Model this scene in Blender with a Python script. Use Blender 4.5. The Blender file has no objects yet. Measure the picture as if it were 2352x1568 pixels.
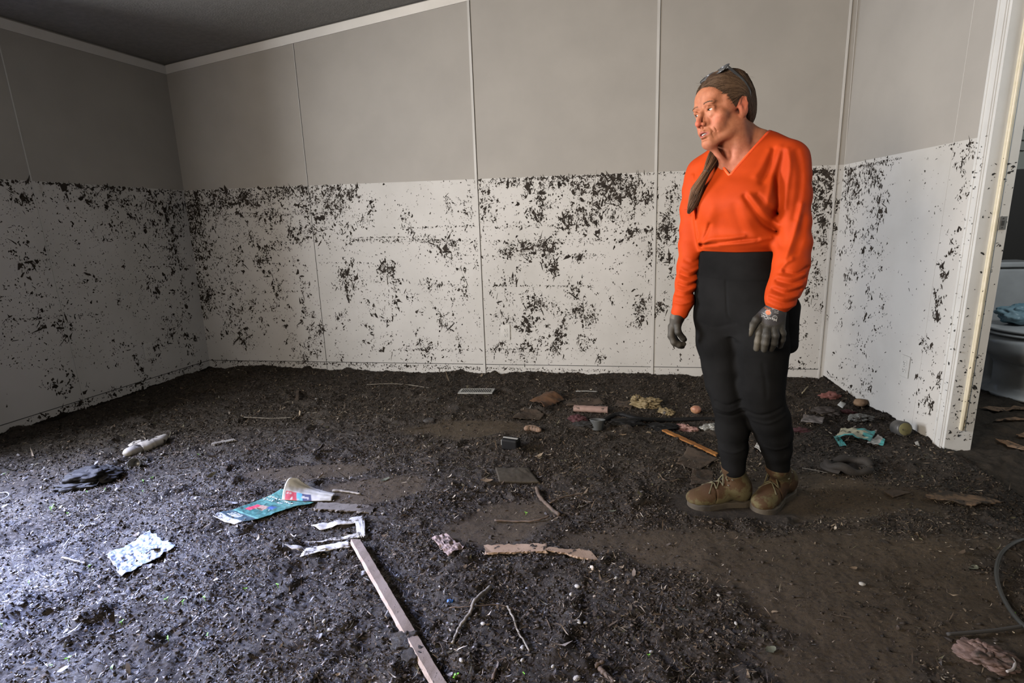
import bpy, math, random
import numpy as np
from mathutils import Vector, Matrix
from mathutils.bvhtree import BVHTree

SC = bpy.context.scene
COL = SC.collection
rng = np.random.default_rng(7)
random.seed(7)

# ------------------------------------------------------------------ camera
FPX = 1240.57                      # focal length in pixels of the 2352 px wide frame
YAW, PITCH, ROLL = .1487, .2141, -.0265
CAM = np.array([0, 0, 1.0883])
def _rot(yaw, pitch, roll):
    cy, sy, cp, sp = math.cos(yaw), math.sin(yaw), math.cos(pitch), math.sin(pitch)
    f = np.array([-sy*cp, cy*cp, -sp]); r = np.array([cy, sy, 0]); u = np.cross(r, f)
    c, s = math.cos(roll), math.sin(roll)
    return np.array([c*r+s*u, -s*r+c*u, f])
CR = _rot(YAW, PITCH, ROLL)
cd = bpy.data.cameras.new('camera'); cam = bpy.data.objects.new('camera', cd); COL.objects.link(cam)
cd.sensor_width = 36; cd.lens = FPX*36/2352; cd.clip_start = .02
m = Matrix.Identity(4)
for i in range(3):
    m[i][0], m[i][1], m[i][2], m[i][3] = CR[0][i], CR[1][i], -CR[2][i], CAM[i]
cam.matrix_world = m
SC.camera = cam

# ------------------------------------------------------------------ world, lights, exposure
w = bpy.data.worlds.new('world'); SC.world = w; w.use_nodes = True
w.node_tree.nodes['Background'].inputs[0].default_value = (.55, .68, 1, 1)
w.node_tree.nodes['Background'].inputs[1].default_value = .6
SC.view_settings.view_transform = 'Standard'; SC.view_settings.look = 'None'
SC.view_settings.gamma = 1; SC.view_settings.use_curve_mapping = False
SC.view_settings.exposure = 0.0
SC.cycles.use_denoising = True
SC.cycles.max_bounces = 8; SC.cycles.diffuse_bounces = 2
SC.cycles.sample_clamp_indirect = 6

def area(name, loc, target, sx, sy, power, color, spread=math.pi):
    l = bpy.data.lights.new(name, 'AREA'); l.shape = 'RECTANGLE'; l.size = sx; l.size_y = sy
    l.energy = power; l.color = color; l.spread = spread
    o = bpy.data.objects.new(name, l); COL.objects.link(o); o.location = loc
    o.rotation_euler = (Vector(target)-Vector(loc)).to_track_quat('-Z', 'Y').to_euler()
    return o
# daylight outside the side window (left of the frame); added fill lights behind the camera and in the bathroom
area('daylight_side', (-3.95, 1.42, 1.40), (0, 1.75, 1.15), 1.3, 1.3, 465, (.93, .95, 1.0))
area('daylight_sky', (-3.85, 1.35, 2.05), (-2.15, 1.0, .0), 1.3, .7, 240, (.40, .50, 1.0), math.radians(60))
area('fill_front', (-2.3, -1.50, 1.6), (1.3, 2.2, 1.3), 1.1, 1.1, 160, (1, .86, .70), math.radians(110))  # warm fill added behind the camera for her and the right wall
area('fill_bathroom', (2.75, 2.2, 2.0), (2.6, 3.7, .5), .8, .8, 24, (.86, .94, 1))  # unseen lamp added to brighten the bathroom

# ------------------------------------------------------------------ helpers: pixels to places
def ray(x, y):
    return CR.T @ np.array([(x-1176)/FPX, -(y-784)/FPX, 1.0])
def onz(x, y, z=0.0):
    d = ray(x, y); t = (z-CAM[2])/d[2]; return CAM+t*d
def ony(x, y, Y):
    d = ray(x, y); return CAM+(Y/d[1])*d
D, XL, XR, TL, TR = 3.8409, -3.0556, 1.5796, -.1122, .0596
ZF = 1.40                                       # flood line
def xleft(y): return XL+TL*(D-y)
def xright(y): return XR+TR*(D-y)
def onleft(x, y):
    d = ray(x, y); t = (XL+TL*D)/(d[0]+TL*d[1]); return CAM+t*d
def onright(x, y):
    d = ray(x, y); t = (XR+TR*D)/(d[0]+TR*d[1]); return CAM+t*d

# ------------------------------------------------------------------ helpers: noise
def _hash(ix, iy, seed):
    h = (ix.astype(np.int64)*374761393+iy.astype(np.int64)*668265263+seed*1442695041) & 0xffffffff
    h = ((h ^ (h >> 13))*1274126177) & 0xffffffff
    return ((h ^ (h >> 16)) & 0xffffff)/16777216.0
def vnoise(x, y, seed=0):
    """gradient noise, about -1..1"""
    xi, yi = np.floor(x), np.floor(y); fx, fy = x-xi, y-yi
    u, v = fx*fx*fx*(fx*(fx*6-15)+10), fy*fy*fy*(fy*(fy*6-15)+10)
    def g(dx, dy):
        a = _hash(xi+dx, yi+dy, seed)*2*np.pi
        return np.cos(a)*(fx-dx)+np.sin(a)*(fy-dy)
    n = (g(0, 0)*(1-u)+g(1, 0)*u)*(1-v)+(g(0, 1)*(1-u)+g(1, 1)*u)*v
    return n*1.5
def fbm(x, y, seed=0, oct=4, gain=.5):
    s = 0; a = 1
    for i in range(oct):
        s = s+a*vnoise(x*2**i+13.7*i, y*2**i-7.1*i, seed+i); a *= gain
    return s
def sstep(a, b, x):
    t = np.clip((x-a)/(b-a), 0, 1); return t*t*(3-2*t)

# ------------------------------------------------------------------ helpers: meshes and objects
def tag(o, label=None, cat=None, group=None, kind=None):
    if label: o['label'] = label
    if cat: o['category'] = cat
    if group: o['group'] = group
    if kind: o['kind'] = kind
    return o
def mesh(name, verts, faces, mat=None, parent=None, smooth=False, colors=None, mats=None, fmat=None):
    me = bpy.data.meshes.new(name)
    verts = np.asarray(verts, dtype=np.float64)
    if isinstance(faces, np.ndarray):
        k = faces.shape[1]; nf = len(faces)
        me.vertices.add(len(verts)); me.vertices.foreach_set('co', verts.ravel())
        me.loops.add(nf*k); me.loops.foreach_set('vertex_index', faces.ravel().astype(np.int32))
        me.polygons.add(nf); me.polygons.foreach_set('loop_start', np.arange(0, nf*k, k, dtype=np.int32))
        me.polygons.foreach_set('loop_total', np.full(nf, k, dtype=np.int32))
        me.update(calc_edges=True); me.validate()
    else:
        me.from_pydata([tuple(v) for v in verts], [], faces); me.update()
    for mt in (mats or [mat]):
        if mt: me.materials.append(mt)
    if fmat is not None: me.polygons.foreach_set('material_index', np.asarray(fmat, dtype=np.int32))
    if smooth: me.polygons.foreach_set('use_smooth', np.ones(len(me.polygons), dtype=bool))
    if colors is not None:
        at = me.color_attributes.new('Col', 'FLOAT_COLOR', 'POINT')
        c = np.ones((len(verts), 4)); c[:, :3] = colors
        at.data.foreach_set('color', c.ravel())
    o = bpy.data.objects.new(name, me); COL.objects.link(o)
    if parent is not None: o.parent = parent; o.matrix_parent_inverse = parent.matrix_world.inverted()
    return o
def empty(name, loc, label, cat, group=None):
    o = bpy.data.objects.new(name, None); COL.objects.link(o); o.location = tuple(float(c) for c in loc)
    o.matrix_world = Matrix.Translation(o.location)
    return tag(o, label, cat, group)
def quadbox(P, Q):
    """box between four corners P (one face) and four corners Q (opposite face)"""
    v = list(P)+list(Q)
    f = [(0, 1, 2, 3), (7, 6, 5, 4), (0, 4, 5, 1), (1, 5, 6, 2), (2, 6, 7, 3), (3, 7, 4, 0)]
    return v, f
def box(cx, cy, cz, sx, sy, sz, M=None):
    v = [(x*sx/2, y*sy/2, z*sz/2) for z in (-1, 1) for x, y in ((-1, -1), (1, -1), (1, 1), (-1, 1))]
    v = np.array(v)
    if M is not None: v = v @ np.array(M).T
    v = v+np.array([cx, cy, cz])
    return v, [(3, 2, 1, 0), (4, 5, 6, 7), (0, 1, 5, 4), (1, 2, 6, 5), (2, 3, 7, 6), (3, 0, 4, 7)]
class MB:
    def __init__(s): s.v = []; s.f = []; s.c = []; s.m = []
    def add(s, v, f, col=None, mi=0):
        n = len(s.v); s.v += [tuple(p) for p in v]; s.f += [tuple(i+n for i in q) for q in f]
        if col is not None: s.c += [tuple(col)]*len(v)
        s.m += [mi]*len(f)
        return s
    def build(s, name, mat, parent=None, smooth=False, mats=None):
        return mesh(name, s.v, s.f, mat, parent, smooth, s.c if len(s.c) == len(s.v) and s.c else None, mats, s.m if mats else None)
def tube(path, rad, n=8, cap=True, squash=1.0, upv=(0, 0, 1)):
    path = np.asarray(path, float); k = len(path)
    rad = np.broadcast_to(np.asarray(rad, float), (k,)) if np.ndim(rad) < 2 else rad
    T = np.gradient(path, axis=0); T /= np.linalg.norm(T, axis=1)[:, None]+1e-9
    up = np.asarray(upv, float); V = []
    for i in range(k):
        a = np.cross(T[i], up)
        if np.linalg.norm(a) < 1e-3: a = np.cross(T[i], (0.3, 1, 0.2))
        a /= np.linalg.norm(a); b = np.cross(a, T[i])
        for j in range(n):
            t = 2*math.pi*j/n
            V.append(path[i]+rad[i]*(math.cos(t)*a+squash*math.sin(t)*b))
    Fc = [(i*n+j, i*n+(j+1) % n, (i+1)*n+(j+1) % n, (i+1)*n+j) for i in range(k-1) for j in range(n)]
    if cap: Fc += [tuple(range(n-1, -1, -1)), tuple((k-1)*n+j for j in range(n))]
    return V, Fc
def lathe(prof, n=24, org=(0, 0, 0), M=None):
    V = []; Fc = []
    for r, z in prof:
        for j in range(n):
            t = 2*math.pi*j/n; V.append((r*math.cos(t), r*math.sin(t), z))
    k = len(prof)
    for i in range(k-1):
        for j in range(n): Fc.append((i*n+j, i*n+(j+1) % n, (i+1)*n+(j+1) % n, (i+1)*n+j))
    V = np.array(V)
    if M is not None: V = V @ np.array(M).T
    return V+np.array(org), Fc
def rotz(a):
    c, s = math.cos(a), math.sin(a); return np.array([[c, -s, 0], [s, c, 0], [0, 0, 1]])
def rotx(a):
    c, s = math.cos(a), math.sin(a); return np.array([[1, 0, 0], [0, c, -s], [0, s, c]])
def roty(a):
    c, s = math.cos(a), math.sin(a); return np.array([[c, 0, s], [0, 1, 0], [-s, 0, c]])
def catmull(P, n=8):
    P = np.asarray(P, float); P = np.vstack([2*P[0]-P[1], P, 2*P[-1]-P[-2]]); out = []
    for i in range(1, len(P)-2):
        for t in np.linspace(0, 1, n, endpoint=False):
            a, b, c, d = P[i-1:i+3]
            out.append(.5*((2*b)+(c-a)*t+(2*a-5*b+4*c-d)*t*t+(3*b-a-3*c+d)*t**3))
    out.append(P[-2]); return np.array(out)

# ------------------------------------------------------------------ helpers: materials
def pm(name, c1, c2=None, scale=8, rough=.6, bump=0, bscale=60, spec=.5, detail=4, attr=False, lo=.35, hi=.65,
       metal=0, sss=0, stretch=None, rough2=None, trans=0, bdist=.002, c3=None, s3=40, w3=.5, alpha=1, sheen=0, coat=0):
    mt = bpy.data.materials.new(name); mt.use_nodes = True; nt = mt.node_tree; N = nt.nodes; L = nt.links
    b = N['Principled BSDF']; b.inputs['Roughness'].default_value = rough
    b.inputs['Specular IOR Level'].default_value = spec; b.inputs['Metallic'].default_value = metal
    b.inputs['Transmission Weight'].default_value = trans; b.inputs['Alpha'].default_value = alpha
    b.inputs['Sheen Weight'].default_value = sheen; b.inputs['Coat Weight'].default_value = coat
    if sss:
        b.inputs['Subsurface Weight'].default_value = sss; b.inputs['Subsurface Radius'].default_value = (1, .35, .2)
        b.inputs['Subsurface Scale'].default_value = .006
    tc = N.new('ShaderNodeTexCoord'); src = tc.outputs['Object']
    if stretch:
        mp = N.new('ShaderNodeMapping'); mp.inputs['Scale'].default_value = stretch; L.new(src, mp.inputs[0]); src = mp.outputs[0]
    def noise(sc, det=detail, r=.55):
        n = N.new('ShaderNodeTexNoise'); n.inputs['Scale'].default_value = sc; n.inputs['Detail'].default_value = det
        n.inputs['Roughness'].default_value = r; L.new(src, n.inputs['Vector']); return n
    def mixc(fac, a, bb, mode='MIX'):
        mx = N.new('ShaderNodeMix'); mx.data_type = 'RGBA'; mx.blend_type = mode
        for s, v in ((mx.inputs[0], fac), (mx.inputs[6], a), (mx.inputs[7], bb)):
            if hasattr(v, 'links'): L.new(v, s)
            elif isinstance(v, (int, float)): s.default_value = v
            else: s.default_value = (*v[:3], 1)
        return mx.outputs[2]
    colr = c1
    if c2 is not None:
        n = noise(scale); mr = N.new('ShaderNodeMapRange'); mr.inputs[1].default_value = lo; mr.inputs[2].default_value = hi
        L.new(n.outputs[0], mr.inputs[0]); colr = mixc(mr.outputs[0], c1, c2)
        if rough2 is not None:
            m2 = N.new('ShaderNodeMapRange'); m2.inputs[1].default_value = lo; m2.inputs[2].default_value = hi
            m2.inputs[3].default_value = rough; m2.inputs[4].default_value = rough2
            L.new(n.outputs[0], m2.inputs[0]); L.new(m2.outputs[0], b.inputs['Roughness'])
    if c3 is not None:
        n3 = noise(s3, 6, .7); m3 = N.new('ShaderNodeMapRange'); m3.inputs[1].default_value = w3; m3.inputs[2].default_value = w3+.06
        L.new(n3.outputs[0], m3.inputs[0]); colr = mixc(m3.outputs[0], colr, c3)
    if attr:
        a = N.new('ShaderNodeVertexColor'); a.layer_name = 'Col'; colr = mixc(1.0, colr, a.outputs[0], 'MULTIPLY')
    if hasattr(colr, 'links'): L.new(colr, b.inputs['Base Color'])
    else: b.inputs['Base Color'].default_value = (*colr[:3], 1)
    if bump:
        n = noise(bscale, 5, .6); bp = N.new('ShaderNodeBump'); bp.inputs['Strength'].default_value = bump
        bp.inputs['Distance'].default_value = bdist
        L.new(n.outputs[0], bp.inputs['Height']); L.new(bp.outputs[0], b.inputs['Normal'])
    return mt
# ------------------------------------------------------------------ the room
M_wall_up = pm('wall_paper', (.225, .213, .195), (.245, .232, .212), 3, .75, .25, 220, .35, bdist=.0006)
M_wall_low = pm('washed_wall', (.37, .362, .348), (.31, .303, .286), 2.2, .6, .15, 160, .3, bdist=.0006, lo=.42, hi=.75, c3=(.30, .29, .265), s3=7, w3=.66)
M_ceil = pm('ceiling_texture', (.16, .155, .145), (.19, .183, .17), 30, .9, .8, 90, .2, bdist=.003)
M_trim = pm('trim_white', (.36, .35, .33), (.40, .39, .37), 5, .45, .1, 80)
M_casing = pm('casing_paint', (.38, .38, .372), (.42, .42, .41), 6, .42, .1, 60)
M_seal = pm('door_seal', (.40, .36, .26), (.44, .40, .31), 30, .5, .2, 80)
M_dark = pm('dark_gap_shade', (.02, .02, .02), rough=.8)

def zceil(x): return 2.274+.1358*(x-XL)
TH = .12
def wall_quad(name, A, B, z0, z1a, z1b, outward, mat):
    """upright wall slab from plan point A to B, tops z1a and z1b, thickness along outward"""
    A = np.array(A, float); B = np.array(B, float); o = np.array([*outward, 0])*TH
    P = [(*A, z0), (*B, z0), (*B, z1b), (*A, z1a)]
    Q = [tuple(np.array(p)+o) for p in P]
    return quadbox(P, Q)
def struct(name, mb, mat, mats=None, smooth=False):
    o = mb.build(name, mat, None, smooth, mats); o['kind'] = 'structure'; return o
XL_F, XR_F, YF = xleft(-1.2), xright(-1.2), -1.2
# back wall (two bands of one slab: above and below the flood line)
XLB, XRB = XL-.15, XR+.10
mb = MB()
mb.add(*wall_quad('b', (XLB, D), (XRB, D), -.15, ZF, ZF, (0, 1), None), mi=1)
mb.add(*wall_quad('b', (XLB, D), (XRB, D), ZF, zceil(XLB)+.2, zceil(XRB)+.2, (0, 1), None), mi=0)
struct('wall_back', mb, None, [M_wall_up, M_wall_low])
# left wall with its window opening
mb = MB(); ol = (-1, 0)
WY0, WY1, WZ0, WZ1 = .90, 2.0, .52, 2.05
def lw(y0, y1, z0, z1, mi):
    mb.add(*wall_quad('l', (xleft(y0), y0), (xleft(y1), y1), z0, z1, z1, ol, None), mi=mi)
lw(WY1, D+.1, -.15, ZF, 1); lw(WY1, D+.1, ZF, 2.5, 0)
lw(YF-.1, WY0, -.15, ZF, 1); lw(YF-.1, WY0, ZF, 2.5, 0)
lw(WY0, WY1, -.15, WZ0, 1); lw(WY0, WY1, WZ1, 2.5, 0)
struct('wall_left', mb, None, [M_wall_up, M_wall_low])
# right wall: from the corner to the door casing, then header and the near stretch
YD0, YD1 = 2.6552, 1.86
mb = MB()
def rw(y0, y1, z0, z1, mi):
    mb.add(*wall_quad('r', (xright(y0), y0), (xright(y1), y1), z0, z1, z1, (.10/TH, 0), None), mi=mi)
rw(YD0+.002, D+.1, -.15, ZF, 1); rw(YD0+.002, D+.1, ZF, 3.3, 0)
rw(YD1, YD0, 2.08, 3.3, 0)
rw(YF-.1, YD1, -.15, ZF, 1); rw(YF-.1, YD1, ZF, 3.3, 0)
struct('wall_right', mb, None, [M_wall_up, M_wall_low])
# front wall behind the camera with an unseen window added for the fill light
mb = MB()
def fw(x0, x1, z0, z1, mi):
    mb.add(*wall_quad('f', (x0, YF), (x1, YF), z0, z1, z1, (0, -1), None), mi=mi)
fw(-3.8, -2.9, -.15, 3.3, 0); fw(-1.7, 4.0, -.15, 3.3, 0); fw(-2.9, -1.7, -.15, 1.0, 0); fw(-2.9, -1.7, 2.15, 3.3, 0)
struct('wall_front', mb, None, [M_wall_up, M_wall_low])
# sloping ceiling
mb = MB(); xa, xb = -3.9, 4.2
P = [(xa, YF-.2, zceil(xa)), (xb, YF-.2, zceil(xb)), (xb, D+1.2, zceil(xb)), (xa, D+1.2, zceil(xa))]
mb.add(*quadbox(P, [(p[0], p[1], p[2]+.12) for p in P])); struct('ceiling', mb, M_ceil)
# left wall top is closed by the ceiling, subfloor slab under everything
mb = MB(); mb.add(*box(.1, 1.6, -.2, 8.2, 6.4, .1)); struct('floor', mb, M_dark)
# crown trims
def bar(path_a, path_b, outx, outz):
    a, b = np.array(path_a, float), np.array(path_b, float); ox, oz = np.array(outx, float), np.array(outz, float)
    P = [a, a+ox, a+ox*.55+oz*.5, a+oz]; P = [a, a+ox, a+ox*.35+oz, a+oz]
    Q = [p+(b-a) for p in P]; return quadbox(P, Q)
mb = MB(); mb.add(*bar((XL, D, zceil(XL)-.01), (2.2, D, zceil(2.2)-.01), (0, -.016, 0), (0, 0, -.052)))
struct('trim_1', mb, M_trim)
mb = MB(); mb.add(*bar((xleft(YF), YF, zceil(xleft(YF))-.012), (XL, D, zceil(XL)-.012), (.016, 0, 0), (0, 0, -.052)))
struct('trim_2', mb, M_trim)
# battens over the panel seams: pixel x at two heights gives each strip its own lean
def seam(name, p0, p1, side, wd=.014, off=.005, z0=-.02, dark=True):
    """p0 low pixel, p1 high pixel on the wall; strip with its shadow line laid on as dark colour on its right"""
    f = {'b': lambda p: ony(*p, D), 'l': lambda p: onleft(*p), 'r': lambda p: onright(*p)}[side]
    a, b = f(p0), f(p1); d = (b-a)/(b[2]-a[2])
    zt = {'b': lambda P: zceil(P[0])-.05, 'l': lambda P: zceil(P[0])-.05, 'r': lambda P: 2.9}[side](b)
    a2, b2 = a+d*(z0-a[2]), a+d*(zt-a[2])
    w_ = {'b': np.array([1, 0, 0]), 'l': np.array([-TL, 1, 0]), 'r': np.array([-TR, 1, 0])}[side]*1.0
    n_ = {'b': np.array([0, -1, 0]), 'l': np.array([1, 0, 0]), 'r': np.array([-1, 0, 0])}[side]*1.0
    mb = MB()
    P = [a2-w_*wd, a2, b2, b2-w_*wd]; mb.add(*quadbox([p+n_*off for p in P], [p-n_*.002 for p in P]))
    if dark:
        P = [a2, a2+w_*.0035, b2+w_*.0035, b2]; mb.add(*quadbox([p+n_*.0012 for p in P], [p-n_*.002 for p in P]), mi=1)  # batten's shadow line as a dark sliver
    o = mb.build(name, None, None, False, [M_wall_low, M_dark]); o['kind'] = 'structure'
seam('trim_3', (752, 854), (671, 80), 'b', .004, .001)
seam('trim_4', (1116, 856), (1078, 5), 'b', .016, .006)
seam('trim_5', (1500, 856), (1517, 5), 'b', .017, .006)
seam('trim_6', (1882, 858), (1957, 5), 'b', .012, .006)
seam('trim_7', (190, 905), (0, 108), 'l', .006, .0025, dark=False)
seam('trim_8', (2090, 1000), (2238, 5), 'r', .003, .001, dark=False)
seam('trim_9', (1922, 600), (1970, 10), 'b', .003, .002, dark=False)
# seam line low on the back and left walls
ZB = .0741
mb = MB()
for (xa_, za), (xb_, zb_) in [((XL, ZB), (1.55, .058))]:
    P = [(xa_, D-.0015, za), (xb_, D-.0015, zb_), (xb_, D-.0015, zb_+.004), (xa_, D-.0015, za+.004)]
    mb.add(*quadbox(P, [(p[0], D, p[2]) for p in P]))
P = [(xleft(2.05)+.0015, 2.05, ZB), (XL+.0015, D, ZB), (XL+.0015, D, ZB+.004), (xleft(2.05)+.0015, 2.05, ZB+.004)]
mb.add(*quadbox(P, [(p[0]-.003, p[1], p[2]) for p in P])); struct('trim_10', mb, M_dark)
# window frames (outside the picture, they shape the light; the front one is added for the fill)
def frame_bars(mb, A, B, z0, z1, t=.05, n=(1, 0, 0), d=.05, mid=True):
    A, B, n = np.array(A, float), np.array(B, float), np.array(n, float); u = (B-A)/np.linalg.norm(B-A); Lh = np.linalg.norm(B-A)
    def rect(s0, s1, za, zb):
        P = [A+u*s0, A+u*s1]; P = [(*P[0], za), (*P[1], za), (*P[1], zb), (*P[0], zb)]
        mb.add(*quadbox([np.array(p)+n*d/2 for p in P], [np.array(p)-n*d/2 for p in P]))
    rect(0, t, z0, z1); rect(Lh-t, Lh, z0, z1); rect(t, Lh-t, z0, z0+t); rect(t, Lh-t, z1-t, z1)
    if mid: rect(t, Lh-t, (z0+z1)/2-.02, (z0+z1)/2+.02)
mb = MB(); frame_bars(mb, (xleft(WY0)-.08, WY0), (xleft(WY1)-.08, WY1), WZ0, WZ1); struct('window_1', mb, M_casing)
mb = MB(); frame_bars(mb, (-2.9, YF-.06), (-1.7, YF-.06), 1.0, 2.15, n=(0, 1, 0)); struct('window_fill', mb, M_casing)

# ------------------------------------------------------------------ door frame in the right wall
droot = bpy.data.objects.new('door_1', None); COL.objects.link(droot); droot.location = (xright(YD0)+.05, YD0, 0)
droot.matrix_world = Matrix.Translation(droot.location); droot['kind'] = 'structure'
def upright(mb, x0, x1, y0, y1, z0=-.06, z1=2.08, mi=0):
    mb.add(*box((x0+x1)/2, (y0+y1)/2, (z0+z1)/2, x1-x0, y1-y0, z1-z0), mi=mi)
xj = xright(YD0)
mb = MB()                                       # moulded casing: flat board and a raised bead
upright(mb, xj-.009, xj+.0, YD0-.002, YD0+.062); upright(mb, xj-.014, xj-.009, YD0+.004, YD0+.022); upright(mb, xj-.012, xj-.009, YD0+.046, YD0+.060)
upright(mb, xj-.009, xj, YD1-.06, YD1+.002)
mb.add(*box(xj-.0045, (YD0+YD1)/2, 2.11, .009, YD0-YD1+.12, .06))
mb.build('casing', M_casing, droot)
mb = MB(); upright(mb, xj-.004, xj+.108, YD0-.016, YD0+.002); upright(mb, xj-.004, xj+.108, YD1-.002, YD1+.016)
mb.add(*box(xj+.052, (YD0+YD1)/2, 2.075, .112, YD0-YD1, .016)); jamb = mb.build('jamb', M_casing, droot)
mb = MB(); upright(mb, xj+.045, xj+.062, YD0-.028, YD0-.016, .10); mb.build('stop_strip', M_seal, droot)
# rounded seal along the stop: tube
v, f = tube([(xj+.052, YD0-.026, z) for z in np.linspace(.10, 2.06, 12)], .0065, 8)
MB().add(v, f).build('weather_strip', M_seal, droot, True)['label'] = 'cream weather strip down the jamb, torn off at the foot'
M_steel = pm('strike_steel', (.55, .55, .53), rough=.35, metal=.9)
zs = ony(2300, 512, YD0)[2]
mb = MB(); mb.add(*box(xj+.088, YD0-.0175, zs, .026, .003, .056)); sp_ = mb.build('strike_plate', M_steel, droot)
mb = MB(); mb.add(*box(xj+.087, YD0-.0192, zs, .011, .002, .020), mi=0)
for dz in (-.019, .019): mb.add(*box(xj+.087, YD0-.0195, zs+dz, .005, .001, .005))
mb.build('latch_hole', M_dark, sp_)

# ------------------------------------------------------------------ bathroom beyond the doorway
M_bath = pm('bathroom_wall', (.27, .27, .23), (.32, .31, .27), 3, .6, .2, 100)
XB0, XB1, YB0, YB1 = xj+.11, 3.95, YF-.1, 4.35
mb = MB(); mb.add(*wall_quad('x', (XB0-.3, YB1), (XB1+.1, YB1), -.15, 3.4, 3.4, (0, 1), None)); struct('wall_bathroom_back', mb, M_bath)
mb = MB(); mb.add(*wall_quad('x', (XB1, YB0), (XB1, YB1), -.15, 3.4, 3.4, (1, 0), None)); struct('wall_bathroom_side', mb, M_bath)
# ------------------------------------------------------------------ mud
def smooth_mask(x, y):
    """1 where the mud is trodden smooth and sandy: a band from the boots to the lower right"""
    wob = .22*fbm(x*2.6, y*2.6, 5, 4)
    def ell(cx, cy, rx, ry, a=0):
        c, s = math.cos(a), math.sin(a); dx, dy = x-cx, y-cy
        return sstep(1.25, .75, np.sqrt(((dx*c+dy*s)/rx)**2+((-dx*s+dy*c)/ry)**2)+wob*2.4)
    m = ell(.78, 1.55, .52, .33, .15)
    for e in [(.3, 1.72, .35, .12, .1), (-.34, 1.85, .2, .12, .6), (-.95, 2.0, .22, .1, .3), (.95, 2.15, .4, .2, 0), (-.7, 2.75, .35, .12, 0), (-1.25, 2.15, .25, .08, .3), (1.1, 1.3, .35, .2, .5), (.55, 1.2, .2, .08, -.6)]:
        m = np.maximum(m, ell(*e))
    return m
def mud_h(x, y):
    x = np.asarray(x, float); y = np.asarray(y, float)
    sm = smooth_mask(x, y)
    wx = x+.03*vnoise(x*9, y*9, 41); wy = y+.03*vnoise(x*9+5, y*9, 42)
    big = .016*fbm(x*1.6, y*1.6, 11, 3)
    # long shallow ledges running across, like settled layers
    a = .42; s = (wy*math.cos(a)-wx*math.sin(a)); t = wx*math.cos(a)+wy*math.sin(a)
    led = vnoise(s*11, t*3.5, 21); led = np.sign(led)*np.abs(led)**.5*.009
    lump = (1-np.abs(vnoise(wx*14+wy*4, wy*20, 22)))**2*.007
    lump2 = (1-np.abs(vnoise(wx*30, wy*42, 23)))**2*.006
    crumb = np.abs(vnoise(wx*60, wy*80, 24))*.0065+np.abs(vnoise(wx*120, wy*140, 26))*.0035
    fine = vnoise(x*150, y*150, 25)*.0022
    rough = led+lump+lump2+crumb+fine-.016
    clod = np.maximum(0, vnoise(wx*8, wy*8, 31)-.35)*.05
    soft = .0025*fbm(x*22, y*22, 51, 3)+.0012*vnoise(x*110, y*110, 52)-.010
    h = big+(rough+clod)*(1-sm)+soft*sm
    # banks against the left and back walls
    dl = x-(XL+TL*(D-y)); h = h+.055*np.exp(-(dl/.22)**2)*sstep(3.9, 2.2, y)*.4
    h = h+.05*np.exp(-(((x+2.55)/.5)**2+((y-3.55)/.35)**2))
    h = h+.012*np.exp(-((D-y)/.12)**2)
    # trodden flat under the boots
    for ax, ay, bx, by in ((.365, 2.005, .60, 2.04), (.615, 1.975, .79, 2.14)):
        t = np.clip(((x-ax)*(bx-ax)+(y-ay)*(by-ay))/((bx-ax)**2+(by-ay)**2), 0, 1); dd = np.sqrt((x-ax-t*(bx-ax))**2+(y-ay-t*(by-ay))**2)
        k = sstep(.12, .06, dd); h = h*(1-k)+(-.010)*k
    return h
def grid_ground(x0, x1, y0, y1, st):
    nx, ny = int((x1-x0)/st)+1, int((y1-y0)/st)+1
    X, Y = np.meshgrid(np.linspace(x0, x1, nx), np.linspace(y0, y1, ny))
    H = mud_h(X, Y)
    V = np.stack([X, Y, H], -1).reshape(-1, 3)
    lo_, hi_ = xleft(V[:, 1])+.001, (xright(V[:, 1])-.001 if x0 < 1 else np.full(len(V), 1e3))
    V[:, 0] = np.clip(V[:, 0], lo_, hi_); V[:, 1] = np.minimum(V[:, 1], D-.001 if x0 < 1 else 99)
    i = np.arange(nx*ny).reshape(ny, nx)
    Fq = np.stack([i[:-1, :-1], i[:-1, 1:], i[1:, 1:], i[1:, :-1]], -1).reshape(-1, 4)
    return V, Fq
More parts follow.
